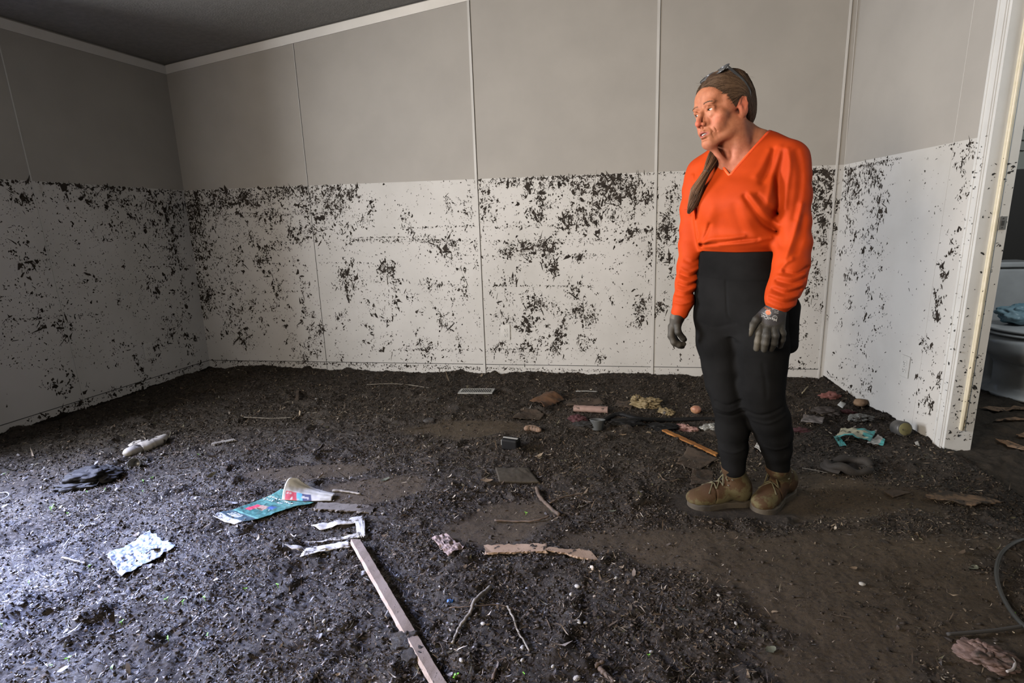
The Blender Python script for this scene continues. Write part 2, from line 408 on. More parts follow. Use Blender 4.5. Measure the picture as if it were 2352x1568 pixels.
def mud_material():
    mt = bpy.data.materials.new('wet_mud'); mt.use_nodes = True; nt = mt.node_tree; N = nt.nodes; L = nt.links
    b = N['Principled BSDF']; tc = N.new('ShaderNodeTexCoord')
    def noise(sc, det=5, r=.6, dim='3D'):
        n = N.new('ShaderNodeTexNoise'); n.inputs['Scale'].default_value = sc; n.inputs['Detail'].default_value = det
        n.inputs['Roughness'].default_value = r; L.new(tc.outputs['Object'], n.inputs['Vector']); return n.outputs[0]
    def rng_(src, a, bb, c=0, d=1):
        m_ = N.new('ShaderNodeMapRange'); 
        for k, v in zip((1, 2, 3, 4), (a, bb, c, d)): m_.inputs[k].default_value = v
        L.new(src, m_.inputs[0]); return m_.outputs[0]
    def mix(fac, a, bb):
        mx = N.new('ShaderNodeMix'); mx.data_type = 'RGBA'
        L.new(fac, mx.inputs[0])
        for s_, v in ((mx.inputs[6], a), (mx.inputs[7], bb)):
            if hasattr(v, 'links'): L.new(v, s_)
            else: s_.default_value = (*v, 1)
        return mx.outputs[2]
    at = N.new('ShaderNodeVertexColor'); at.layer_name = 'Col'
    sp = N.new('ShaderNodeSeparateColor'); L.new(at.outputs[0], sp.inputs[0])
    dark = mix(rng_(noise(26), .35, .65), (.0100, .0070, .0048), (.024, .0175, .012))
    dark = mix(rng_(noise(160, 3, .7), .58, .68), dark, (.062, .047, .034))
    dark = mix(rng_(noise(70, 4, .7), .60, .68), dark, (.008, .007, .006))
    sand = mix(rng_(noise(7), .3, .7), (.033, .023, .0125), (.052, .037, .022))
    sand = mix(rng_(noise(120, 4, .7), .5, .62), sand, (.018, .0135, .0095))
    sand = mix(rng_(noise(240, 3, .7), .60, .68), sand, (.085, .066, .049))
    L.new(mix(sp.outputs[0], dark, sand), b.inputs['Base Color'])
    # wet film: glossy in patches of the rough mud, dull on the sand
    wet = rng_(noise(5, 3), .40, .62, .75, .40)
    mr = N.new('ShaderNodeMix'); L.new(sp.outputs[0], mr.inputs[0]); L.new(wet, mr.inputs[2]); mr.inputs[3].default_value = .92
    L.new(mr.outputs[0], b.inputs['Roughness']); b.inputs['Specular IOR Level'].default_value = .26
    bp = N.new('ShaderNodeBump'); bp.inputs['Strength'].default_value = 1; bp.inputs['Distance'].default_value = .006
    n1 = noise(110, 8, .78); L.new(n1, bp.inputs['Height']); L.new(bp.outputs[0], b.inputs['Normal'])
    return mt
M_mud = mud_material()
V, Fq = grid_ground(-3.45, 1.76, .62, 3.845, .0052)
sm = smooth_mask(V[:, 0], V[:, 1])
dl = V[:, 0]-(XL+TL*(D-V[:, 1])); dr = (XR+TR*(D-V[:, 1]))-V[:, 0]
mud = mesh('mud', V, Fq, M_mud, None, True, np.stack([sm, sm*0, sm*0], -1))
tag(mud, 'dark wet flood mud with sandy trodden patches covering the bedroom floor', 'mud', None, 'stuff')
# coarser mud behind the camera and in the bathroom
V, Fq = grid_ground(-3.62, 1.88, -1.19, .63, .03); V[:, 2] -= .001
o = mesh('mud', V, Fq, M_mud, None, True, np.zeros((len(V), 3)));tag(o, 'dark flood mud under and behind the photographer', 'mud', None, 'stuff')
V, Fq = grid_ground(1.64, 3.94, 1.2, 4.34, .012); V[:, 2] -= .004
o = mesh('mud', V, Fq, M_mud, None, True, np.stack([.25+0*V[:, 0]]*3, -1))
tag(o, 'mud and torn brown vinyl covering the bathroom floor past the doorway', 'mud', None, 'stuff')

# leaf litter, straw and chips lying all over the mud: uncountable
def litter(n, xr, yr, seed, smin, smax):
    r = np.random.default_rng(seed)
    x = r.uniform(*xr, n); y = r.uniform(*yr, n)
    dens = .38+.62*sstep(-.3, .5, fbm(x*2.5, y*2.5, 77, 3))
    dens *= (1-.84*smooth_mask(x, y))
    bd = np.minimum(np.hypot(x-.48, (y-2.02)*1.4), np.hypot(x-.70, y-2.06)); dens *= (bd > .16)
    keep = (r.random(n) < dens) & (x > xleft(y)+.02) & (x < xright(y)-.015); x, y = x[keep], y[keep]; n = len(x)
    z = mud_h(x, y)
    kind = r.random(n)                          # leaf flake / straw / chip
    ln = r.uniform(smin, smax, n)*np.where(kind < .5, 1, 1.9); ln *= np.exp(.35*r.standard_normal(n))
    wd = ln*np.where(kind < .5, r.uniform(.25, .5, n), r.uniform(.04, .10, n))
    az = r.normal(.3, 1.1, n); tilt = r.normal(0, .36, n); roll = r.normal(0, .45, n)
    u = np.stack([np.cos(az)*np.cos(tilt), np.sin(az)*np.cos(tilt), np.sin(tilt)], -1)
    s = np.stack([-np.sin(az), np.cos(az), 0*az], -1); nn = np.cross(u, s)
    s2 = s*np.cos(roll)[:, None]+nn*np.sin(roll)[:, None]; nn = np.cross(u, s2)
    c = np.stack([x, y, z+.0035+np.abs(np.sin(tilt))*ln*.25], -1)
    curl = r.normal(0, .25, n)*ln
    def pt(a, b, k): return c+u*(a*ln)[:, None]+s2*(b*wd)[:, None]+nn*(k*curl)[:, None]
    one = np.ones(n); j = lambda a: a*(one+r.normal(0, .18, n))
    P = [pt(-.5*one, 0*one, 1*one), pt(j(-.15), j(-.5), .1*one), pt(j(.25), j(-.42), .2*one), pt(.5*one, 0*one, 1.1*one), pt(j(.2), j(.48), .25*one), pt(j(-.2), j(.45), .1*one)]
    V = np.stack(P, 1).reshape(-1, 3)
    b = (np.arange(n)*6)[:, None]
    Fq = np.concatenate([b+np.array([0, 1, 4, 5]), b+np.array([1, 2, 3, 4])], 0)
    pal = np.array([(.025, .0175, .012), (.038, .027, .018), (.017, .0125, .009), (.066, .047, .030), (.115, .088, .060), (.24, .205, .16), (.042, .037, .018)])
    pr_ = np.array([.27, .24, .18, .15, .085, .03, .045])
    colr = pal[r.choice(len(pal), n, p=pr_)]*(.7+.6*r.random((n, 1)))
    return V, Fq, np.repeat(colr, 6, 0)
M_litter = pm('dead_leaves', (1, 1, 1), rough=.5, attr=True, bump=.3, bscale=300, spec=.3)
V, Fq, cc = litter(110000, (-3.5, 1.7), (.9, 3.83), 3, .005, .015)
V2, F2, c2_ = litter(170000, (-2.4, 1.4), (.85, 2.5), 4, .003, .0085)
V3, F3, c3_ = litter(800, (-3.3, 1.6), (.9, 3.8), 9, .018, .034)
lit = mesh('leaf_litter', np.vstack([V, V2, V3]), np.vstack([F2*0+F2+len(V), Fq, F3+len(V)+len(V2)]), M_litter, None, False, np.vstack([cc, c2_, c3_]))
tag(lit, 'scraps of dead leaf, straw and bark strewn over the mud', 'leaf litter', None, 'stuff')

# crumbs of mud, half sunk
def crumbs(n, xr, yr, seed):
    r = np.random.default_rng(seed); x = r.uniform(*xr, n); y = r.uniform(*yr, n)
    d_ = (.35+.65*sstep(-.3, .5, fbm(x*3+9, y*3, 71, 3)))*(1-.9*smooth_mask(x, y)); bd = np.minimum(np.hypot(x-.48, (y-2.02)*1.4), np.hypot(x-.70, y-2.06))
    k = (r.random(n) < d_) & (x > xleft(y)+.02) & (x < xright(y)-.02) & (bd > .15); x, y = x[k], y[k]; n = len(x)
    s = np.minimum(.0027*np.exp(r.normal(0, .45, n)), .0058); O = np.array([(1, 0, 0), (0, 1, 0), (-1, 0, 0), (0, -1, 0), (0, 0, 1), (0, 0, -1)], float)
    V = O[None]*s[:, None, None]*np.exp(r.normal(0, .3, (n, 6, 1)))+r.normal(0, .3, (n, 6, 3))*s[:, None, None]
    a = r.uniform(0, 6.3, n); ca, sa = np.cos(a)[:, None], np.sin(a)[:, None]; X = V[..., 0]*ca-V[..., 1]*sa; Y = V[..., 0]*sa+V[..., 1]*ca
    V = np.stack([X*1.3+x[:, None], Y+y[:, None], V[..., 2]*.8+(mud_h(x, y)+s*.3)[:, None]], -1).reshape(-1, 3)
    T = np.array([(0, 1, 4), (1, 2, 4), (2, 3, 4), (3, 0, 4), (1, 0, 5), (2, 1, 5), (3, 2, 5), (0, 3, 5)])
    F_ = ((np.arange(n)*6)[:, None, None]+T[None]).reshape(-1, 3)
    c = np.array([(.018, .0125, .0085), (.027, .0195, .0135), (.011, .008, .006), (.050, .037, .026)])[r.choice(4, n, p=[.4, .3, .22, .08])]*(.7+.6*r.random((n, 1)))
    return V, F_, np.repeat(c, 6, 0)
V, F3_, cc = crumbs(120000, (-3.3, 1.65), (.85, 3.8), 61)
M_crumb = pm('mud_crumbs', (1, 1, 1), rough=.6, attr=True, spec=.26, bump=.8, bscale=500)
tag(mesh('mud_crumbs', V, F3_, M_crumb, None, False, cc), 'loose crumbs of dark mud all over the bedroom floor', 'mud', None, 'stuff')

# ------------------------------------------------------------------ mud flecks stuck to the walls
def fleck_shapes(C0, n_, u_, size, elong, ang, r):
    """C0 (n,3) centres; wall frame n_ (out), u_ (along); z up"""
    n = len(C0); K = 8; th = np.linspace(0, 2*np.pi, K, endpoint=False)[None]+r.normal(0, .18, (n, K))
    rad = size[:, None]*np.exp(r.normal(0, .42, (n, K)))
    a = rad*np.cos(th)*elong[:, None]; b = rad*np.sin(th)/elong[:, None]
    ca, sa = np.cos(ang)[:, None], np.sin(ang)[:, None]
    p, q = a*ca-b*sa, a*sa+b*ca
    rim = C0[:, None, :]+u_[None, None]*p[..., None]+np.array([0, 0, 1.])[None, None]*q[..., None]+n_[None, None]*.0006
    mid = C0+n_*np.minimum(.004, .0008+size[:, None]*.22)
    V = np.concatenate([mid[:, None], rim], 1).reshape(-1, 3)
    b0 = (np.arange(n)*(K+1))[:, None, None]; k = np.arange(K)
    tri = np.stack([np.zeros(K, int), 1+k, 1+(k+1) % K], -1)[None]
    return V, (b0+tri).reshape(-1, 3)
def flecks(name, label, toP, clusters, lines, n_, u_, seed, bounds, gap=None, base=0):
    """clusters (px, py, sx, sy, count, size_px, vertical) ; lines (x0, y0, x1, y1, count, spread, size)"""
    r = np.random.default_rng(seed); PX = []; S = []; ANG = []; EL = []
    def add(px, py, s, vert):
        PX.append(np.stack([px, py], -1)); S.append(s); n = len(px)
        ANG.append(np.where(r.random(n) < vert, r.normal(math.pi/2, .5, n), r.uniform(0, math.pi, n))); EL.append(np.exp(np.abs(r.normal(0, .50, n))))
    for cx, cy, sx, sy, cnt, sz, vert in clusters:
        nc = max(1, cnt//6)                     # clumps, each a little random walk
        qx, qy = r.normal(cx, sx, nc), r.normal(cy, sy, nc)
        for k in range(nc):
            m_ = r.integers(2, 13); stp = r.normal(0, sz*1.25, (m_, 2)); stp[:, 1] *= 1.35
            w_ = np.cumsum(stp, 0)+[qx[k], qy[k]]
            add(w_[:, 0], w_[:, 1], sz*np.exp(r.normal(-.42, .55, m_))*r.choice([.55, .8, 1.15], p=[.4, .4, .2]), vert)
    for x0, y0, x1, y1, cnt, spr, sz in lines:
        t = r.random(cnt); t = t[vnoise(t*9, t*0+seed, 3)+r.normal(0, .3, len(t)) > -.35]; n = len(t)
        add(x0+(x1-x0)*t, y0+(y1-y0)*t+np.sign(spr)*np.abs(r.normal(0, abs(spr), n)), sz*np.exp(r.normal(-.4, .45, n)), .1)
    if base:
        n = base; add(r.uniform(bounds[0], bounds[1], n), r.uniform(bounds[2], bounds[3], n), 1.7*np.exp(r.normal(-.5, .45, n)), .5)
    PX = np.concatenate(PX); S = np.concatenate(S); ANG = np.concatenate(ANG); EL = np.concatenate(EL)
    P = np.array([toP(*p) for p in PX]); P2 = np.array([toP(p[0]+1, p[1]+1) for p in PX])
    mpp = np.minimum(np.linalg.norm(P-P2, axis=1)/1.414, .006)      # metres per pixel there
    size = np.minimum(S*.0017, .015)
    ok = (P[:, 2] < ZF-.001-size*.4) & (P[:, 2] > .0) & np.array([bounds_ok(p) for p in P])
    if gap is not None: ok &= np.array([not gap(*p) for p in PX])
    V, T = fleck_shapes(P[ok], n_, u_, size[ok], EL[ok], ANG[ok], r)
    cl = np.repeat(np.array([(.020, .016, .013)])*(.6+.9*r.random((ok.sum(), 1))), 9, 0)
    o = mesh(name, V, T, M_fleck, None, False, cl); return tag(o, label, 'mud splatter', None, 'stuff')
M_fleck = pm('dried_mud_flecks', (1, 1, 1), rough=.8, attr=True, bump=.4, bscale=400, spec=.12)
def bounds_ok(p): return p[1] <= D+.01 and xleft(p[1])-.02 < p[0] < xright(p[1])+.02
bk = []
# dense band under the flood line, then patches, read off the photograph
for cx, n, sy in [(450, 330, 26), (490, 300, 22), (530, 260, 18), (570, 280, 22), (610, 240, 18), (650, 210, 18), (690, 200, 20), (730, 300, 26), (770, 330, 30), (795, 160, 18), (1130, 60, 9), (1170, 90, 10), (1210, 120, 12), (1260, 130, 12), (1300, 140, 14), (1340, 150, 16), (1380, 220, 24), (1410, 180, 24), (1430, 110, 20)]:
    bk.append((cx, 432-(cx-420)*.031+sy*.9, 20, sy, n, 3.1, .5))
for c in [(440, 540, 20, 60, 520, 3.6, .8), (470, 620, 22, 60, 360, 3.4, .8), (440, 480, 20, 40, 320, 3.4, .7), (455, 710, 18, 50, 260, 3.2, .8), (510, 500, 26, 30, 170, 3, .6), (560, 560, 26, 40, 200, 3, .6), (620, 520, 26, 40, 190, 3, .6),
          (530, 640, 18, 22, 120, 3.4, .6), (610, 580, 16, 18, 150, 3.6, .7), (630, 650, 10, 18, 90, 3.6, .7), (560, 690, 16, 20, 90, 3.2, .7), (540, 720, 16, 18, 130, 3.6, .6), (470, 690, 14, 18, 130, 3.4, .6), (560, 780, 8, 22, 90, 3.6, .9), (530, 760, 16, 10, 40, 3, .6), (595, 740, 8, 12, 26, 3, .9), (640, 700, 12, 30, 70, 3, .8),
          (690, 540, 20, 14, 110, 3.4, .6), (700, 480, 14, 20, 60, 3, .6), (690, 620, 12, 30, 70, 3, .8), (700, 690, 10, 30, 70, 3, .8), (690, 800, 12, 14, 60, 3.4, .8), (715, 730, 8, 20, 70, 3, .8), (735, 760, 8, 25, 80, 3, .8), (720, 530, 14, 10, 80, 3.6, .4), (710, 820, 16, 8, 70, 3, .4),
          (775, 500, 7, 28, 90, 3.2, .9), (797, 530, 5, 22, 60, 3, .9), (797, 640, 7, 22, 150, 4, .9), (840, 490, 7, 14, 70, 3.4, .8), (830, 640, 5, 20, 40, 2.6, .9), (885, 615, 7, 12, 110, 4, .7), (905, 645, 10, 14, 60, 3, .6), (855, 470, 10, 10, 40, 2.6, .6), (935, 510, 6, 20, 60, 3, .9), (870, 700, 14, 20, 46, 3, .7), (960, 540, 10, 8, 30, 2.6, .4),
          (1030, 570, 24, 12, 110, 3.4, .3), (1000, 560, 20, 6, 60, 3, .2), (1050, 600, 20, 10, 60, 3, .4), (1000, 660, 20, 20, 80, 3, .6), (1055, 665, 8, 14, 50, 3.4, .8), (905, 700, 6, 14, 40, 3, .8), (1015, 730, 5, 10, 60, 3.6, .9), (960, 690, 14, 14, 46, 3, .6), (1040, 460, 14, 20, 40, 2.8, .6), (1075, 480, 10, 34, 60, 2.8, .7), (775, 730, 5, 10, 30, 3.4, .8), (790, 735, 4, 6, 16, 3, .8), (850, 760, 8, 16, 40, 3, .8), (890, 740, 10, 14, 36, 2.8, .7), (960, 800, 14, 14, 60, 3.4, .6), (980, 810, 8, 8, 60, 3.6, .6), (1035, 750, 8, 14, 26, 3, .8), (780, 815, 5, 10, 20, 3, .9), (880, 805, 14, 8, 40, 2.8, .5), (670, 760, 8, 20, 40, 3, .9),
          (1125, 470, 12, 20, 80, 3.2, .5), (1110, 450, 8, 30, 60, 3, .7), (1250, 470, 10, 12, 100, 3.8, .6), (1245, 430, 8, 10, 40, 3, .6), (1310, 500, 8, 10, 110, 4, .6), (1232, 500, 10, 8, 80, 4, .5), (1350, 500, 14, 14, 120, 3.8, .5), (1360, 465, 12, 14, 90, 3.6, .5), (1400, 460, 14, 20, 120, 3.6, .6), (1455, 425, 8, 14, 110, 4, .6), (1490, 450, 6, 20, 80, 3.4, .8), (1455, 470, 14, 20, 70, 3, .6), (1425, 505, 12, 10, 50, 3, .5),
          (1200, 575, 24, 5, 110, 3.6, .2), (1265, 572, 8, 10, 110, 4, .4), (1220, 570, 14, 6, 70, 3.6, .2), (1170, 575, 10, 5, 60, 3.4, .2), (1330, 590, 20, 5, 50, 3, .2), (1270, 615, 5, 7, 50, 4, .6), (1250, 612, 6, 6, 20, 3, .6), (1440, 545, 16, 10, 60, 3.6, .2), (1530, 540, 10, 8, 120, 4, .3), (1495, 570, 14, 14, 90, 3.2, .5), (1530, 510, 8, 16, 90, 3.6, .7), (1545, 440, 6, 20, 70, 3, .8), (1520, 600, 14, 10, 60, 3, .5), (1480, 700, 12, 14, 80, 3.6, .6), (1510, 705, 8, 10, 70, 3.4, .6), (1465, 735, 4, 8, 40, 4, .8), (1540, 640, 10, 30, 40, 2.8, .6),
          (1160, 660, 14, 12, 60, 3.4, .5), (1220, 690, 12, 8, 90, 3.8, .4), (1235, 700, 8, 6, 50, 3.8, .4), (1320, 670, 6, 14, 70, 3.6, .9), (1325, 700, 5, 8, 30, 3, .7), (1200, 745, 8, 8, 70, 4, .5), (1265, 700, 8, 6, 30, 3, .5), (1140, 725, 10, 5, 40, 3.4, .2), (1160, 775, 5, 14, 30, 3, .9), (1290, 730, 5, 12, 50, 3.4, .9), (1350, 725, 10, 8, 80, 3.8, .5), (1280, 775, 7, 7, 80, 4, .6), (1320, 720, 8, 8, 30, 3, .5), (1230, 760, 12, 20, 40, 2.8, .7), (1340, 790, 8, 8, 60, 3.6, .3), (1270, 800, 12, 6, 60, 3.4, .3), (1150, 800, 10, 5, 50, 3.6, .2), (1200, 800, 14, 6, 70, 3.4, .3), (1215, 825, 20, 8, 40, 2.8, .5), (1375, 825, 6, 8, 30, 3.4, .8), (1060, 800, 10, 20, 40, 2.8, .7),
          (1100, 560, 6, 120, 60, 2.6, .8), (1360, 650, 20, 20, 16, 2.6, .6), (1400, 620, 20, 30, 24, 2.4, .6), (1550, 740, 10, 30, 20, 3, .6),
          (1870, 440, 20, 30, 180, 3.6, .7), (1890, 490, 14, 40, 160, 3.4, .8), (1885, 410, 16, 14, 160, 3.4, .6), (1905, 520, 10, 30, 100, 3.4, .8), (1880, 620, 14, 40, 90, 3, .7), (1870, 690, 12, 40, 50, 3, .7), (1840, 760, 8, 30, 30, 3, .7), (1835, 840, 14, 8, 16, 2.6, .5)]:
    bk.append(c)
bk = [(a, b_, c, d, int(e*1.65), f*.92, g) for a, b_, c, d, e, f, g in bk]
bl = [(425, 436, 820, 418, 420, 3, 2.8), (820, 418, 1095, 406, 200, 2.5, 2.0), (1100, 406, 1440, 397, 480, 4, 2.8), (1465, 397, 1600, 394, 60, 2, 2), (1800, 392, 1930, 389, 200, 5, 3), (560, 497, 790, 485, 190, 2, 2.0), (900, 523, 1100, 515, 90, 3, 2.0), (1110, 519, 1380, 512, 170, 5, 2.3),
      (780, 549, 1080, 549, 300, 5, 2.2), (800, 545, 1000, 541, 150, 2, 1.6), (1090, 552, 1400, 548, 180, 6, 2.0), (1020, 585, 1390, 583, 190, 5, 2.0), (700, 601, 860, 603, 70, 2, 1.7), (1120, 655, 1370, 655, 130, 2, 1.9), (960, 650, 1060, 652, 60, 3, 1.8), (860, 800, 1330, 800, 220, 4, 2.0), (487, 826, 770, 832, 360, 6, 2.6), (770, 832, 1130, 843, 420, 6, 2.5), (1130, 843, 1420, 849, 240, 4, 2.0), (1420, 848, 1560, 850, 30, 4, 1.8), (1430, 528, 1600, 525, 160, 3, 2.6), (490, 490, 730, 485, 120, 4, 2.4), (520, 670, 700, 668, 60, 3, 1.8), (490, 713, 640, 712, 80, 4, 2.2), (1800, 843, 1880, 846, 40, 4, 2)]
flecks('mud_splatter', 'dark mud flecks and tide lines over the lower half of the back wall', lambda x, y: ony(x, y, D), bk, bl,
       np.array([0, -1., 0]), np.array([1., 0, 0]), 5, (420, 1900, 400, 850), base=5000)
lk = [(405, 520, 14, 60, 420, 3.6, .9), (380, 480, 16, 34, 260, 3.4, .8), (350, 520, 18, 50, 170, 3.2, .8), (300, 480, 24, 24, 190, 3.4, .6), (250, 450, 26, 16, 190, 3.4, .6), (200, 438, 20, 10, 110, 3.6, .5), (150, 440, 14, 14, 60, 3.4, .6), (60, 450, 12, 14, 60, 5, .7), (20, 415, 20, 8, 50, 4, .5), (65, 610, 9, 14, 40, 6, .9), (400, 610, 14, 30, 170, 3.4, .7), (330, 600, 20, 30, 70, 3, .7), (425, 700, 10, 40, 160, 3.4, .8), (390, 760, 14, 30, 140, 3.4, .9), (440, 790, 8, 26, 110, 3.2, .9), (345, 800, 12, 20, 70, 3.4, .7), (280, 800, 20, 24, 60, 3.2, .7), (150, 750, 14, 22, 50, 4, .8), (60, 750, 30, 10, 60, 3.2, .3), (155, 880, 6, 10, 40, 5, .9), (115, 895, 8, 16, 24, 4, .9), (330, 850, 10, 14, 90, 4, .7), (190, 935, 8, 10, 70, 4, .7), (250, 905, 10, 6, 40, 3.4, .4), (45, 490, 20, 26, 26, 3.4, .7), (130, 540, 20, 40, 40, 3, .7), (210, 640, 14, 14, 26, 3, .7), (100, 690, 20, 20, 30, 3, .7), (460, 830, 10, 12, 40, 3, .6), (250, 540, 24, 24, 60, 3, .7), (300, 690, 24, 24, 50, 3, .7), (370, 660, 14, 24, 80, 3.2, .8), (30, 560, 12, 20, 14, 5, .8), (20, 900, 8, 20, 14, 4, .8)]
ll = [(0, 407, 418, 438, 520, 5, 3.0), (200, 450, 415, 470, 100, 12, 2.6), (0, 735, 240, 715, 110, 5, 2.3), (60, 962, 400, 853, 210, 9, 3.0), (400, 853, 480, 826, 70, 6, 2.4), (330, 610, 420, 612, 60, 4, 2.2), (0, 655, 200, 640, 50, 8, 2)]
v_ = np.array([TL, -1.0, 0]); v_ = -v_/np.linalg.norm(v_); nl = np.array([v_[1], -v_[0], 0])
lk = [(a, b_, c, d, int(e*1.25), f*.85, g) for a, b_, c, d, e, f, g in lk]
flecks('mud_splatter', 'mud flecks on the left wall, thickest by the room corner', onleft, lk, ll, nl, v_, 6, (0, 420, 410, 850), base=2200)
rk = [(1948, 420, 10, 26, 230, 3.4, .8), (1975, 420, 14, 24, 200, 3, .9), (2010, 400, 10, 18, 150, 2.8, .9), (2020, 440, 8, 40, 120, 2.8, .9), (1970, 500, 12, 40, 190, 3, .95), (2015, 480, 8, 20, 90, 3, .8), (2045, 372, 6, 8, 40, 2.8, .7), (2010, 560, 8, 30, 90, 2.8, .95), (1950, 580, 8, 60, 120, 3, .95), (1990, 610, 8, 40, 90, 3, .95), (1945, 660, 8, 30, 60, 3.2, .95), (1995, 730, 6, 30, 50, 3, .95), (1925, 760, 6, 50, 60, 3, .95), (1950, 830, 10, 20, 40, 2.6, .8), (1990, 880, 8, 16, 70, 3, .8), (1960, 790, 20, 40, 50, 2.4, .8), (2025, 700, 10, 30, 60, 2.4, .9), (2200, 370, 16, 16, 26, 2, .7), (2225, 345, 8, 12, 50, 3, .7), (2215, 390, 6, 14, 26, 2.6, .8), (2210, 470, 7, 24, 40, 2.8, .9), (2190, 560, 8, 20, 40, 2.8, .9), (2170, 610, 8, 14, 40, 2.6, .8), (2155, 690, 6, 16, 90, 3.2, .9), (2165, 640, 5, 14, 40, 3, .9), (2125, 790, 8, 10, 70, 2.8, .6), (2145, 830, 8, 12, 30, 2.8, .8), (2150, 870, 6, 10, 26, 3, .8), (2128, 920, 7, 14, 90, 2.8, .9), (2130, 960, 5, 10, 14, 2.6, .8), (2030, 320, 5, 14, 14, 1.8, .8), (2060, 450, 20, 40, 16, 1.8, .8)]
rl = [(1940, 388, 2040, 366, 170, 4, 2.6), (2042, 366, 2070, 360, 20, 3, 2), (2150, 338, 2200, 328, 26, 1.5, 1.5), (1900, 862, 1990, 915, 90, -4, 2)]
u_ = np.array([-TR, 1.0, 0]); u_ /= np.linalg.norm(u_); nr = np.array([-u_[1], u_[0], 0])
flecks('mud_splatter', 'mud flecks on the right wall by the outlet and door casing', onright, rk, rl, nr, u_, 8, (1930, 2230, 330, 1000), base=420)
# flecks on the jamb face
r_ = np.random.default_rng(12); n = 190
zz = np.concatenate([r_.uniform(.05, 1.35, 90), r_.uniform(.05, .5, 100)]); xx = r_.uniform(xj+.0, xj+.104, n)
Pj = np.stack([xx, np.full(n, YD0-.0165), zz], -1); Pj[(xx > xj+.042) & (xx < xj+.066), 1] -= .0125
sz = .0022*np.exp(r_.normal(0, .5, n)); V, T = fleck_shapes(Pj, np.array([0, -1., 0]), np.array([1., 0, 0]), sz, np.exp(np.abs(r_.normal(0, .3, n))), r_.uniform(0, 3, n), r_)
tag(mesh('mud_splatter', V, T, M_fleck, None, False, np.full((len(V), 3), .022)), 'small dark mud flecks on the white door jamb', 'mud splatter', None, 'stuff')
n = 90; zz = r_.uniform(.03, 1.4, n); yy = r_.uniform(YD0+.0, YD0+.06, n)
Pj = np.stack([np.full(n, xj-.0145), yy, zz], -1); sz = .002*np.exp(r_.normal(0, .5, n))
V, T = fleck_shapes(Pj, np.array([-1., 0, 0]), np.array([0, 1., 0]), sz, np.exp(np.abs(r_.normal(0, .3, n))), r_.uniform(0, 3, n), r_)
tag(mesh('mud_splatter', V, T, M_fleck, None, False, np.full((len(V), 3), .022)), 'scattered mud flecks on the door casing board', 'mud splatter', None, 'stuff')
# flecks on the bathroom back wall
n = 500; xx = r_.uniform(2.4, 3.3, n); zz = 1.33-np.abs(r_.normal(0, .13, n)); Pj = np.stack([xx, np.full(n, YB1-.001), zz], -1)
sz = .006*np.exp(r_.normal(0, .4, n)); V, T = fleck_shapes(Pj, np.array([0, -1., 0]), np.array([1., 0, 0]), sz, np.exp(np.abs(r_.normal(0, .4, n))), r_.uniform(0, 3, n), r_)
tag(mesh('mud_splatter', V, T, M_fleck, None, False, np.full((len(V), 3), .02)), 'matted mud flecks on the bathroom back wall', 'mud splatter', None, 'stuff')
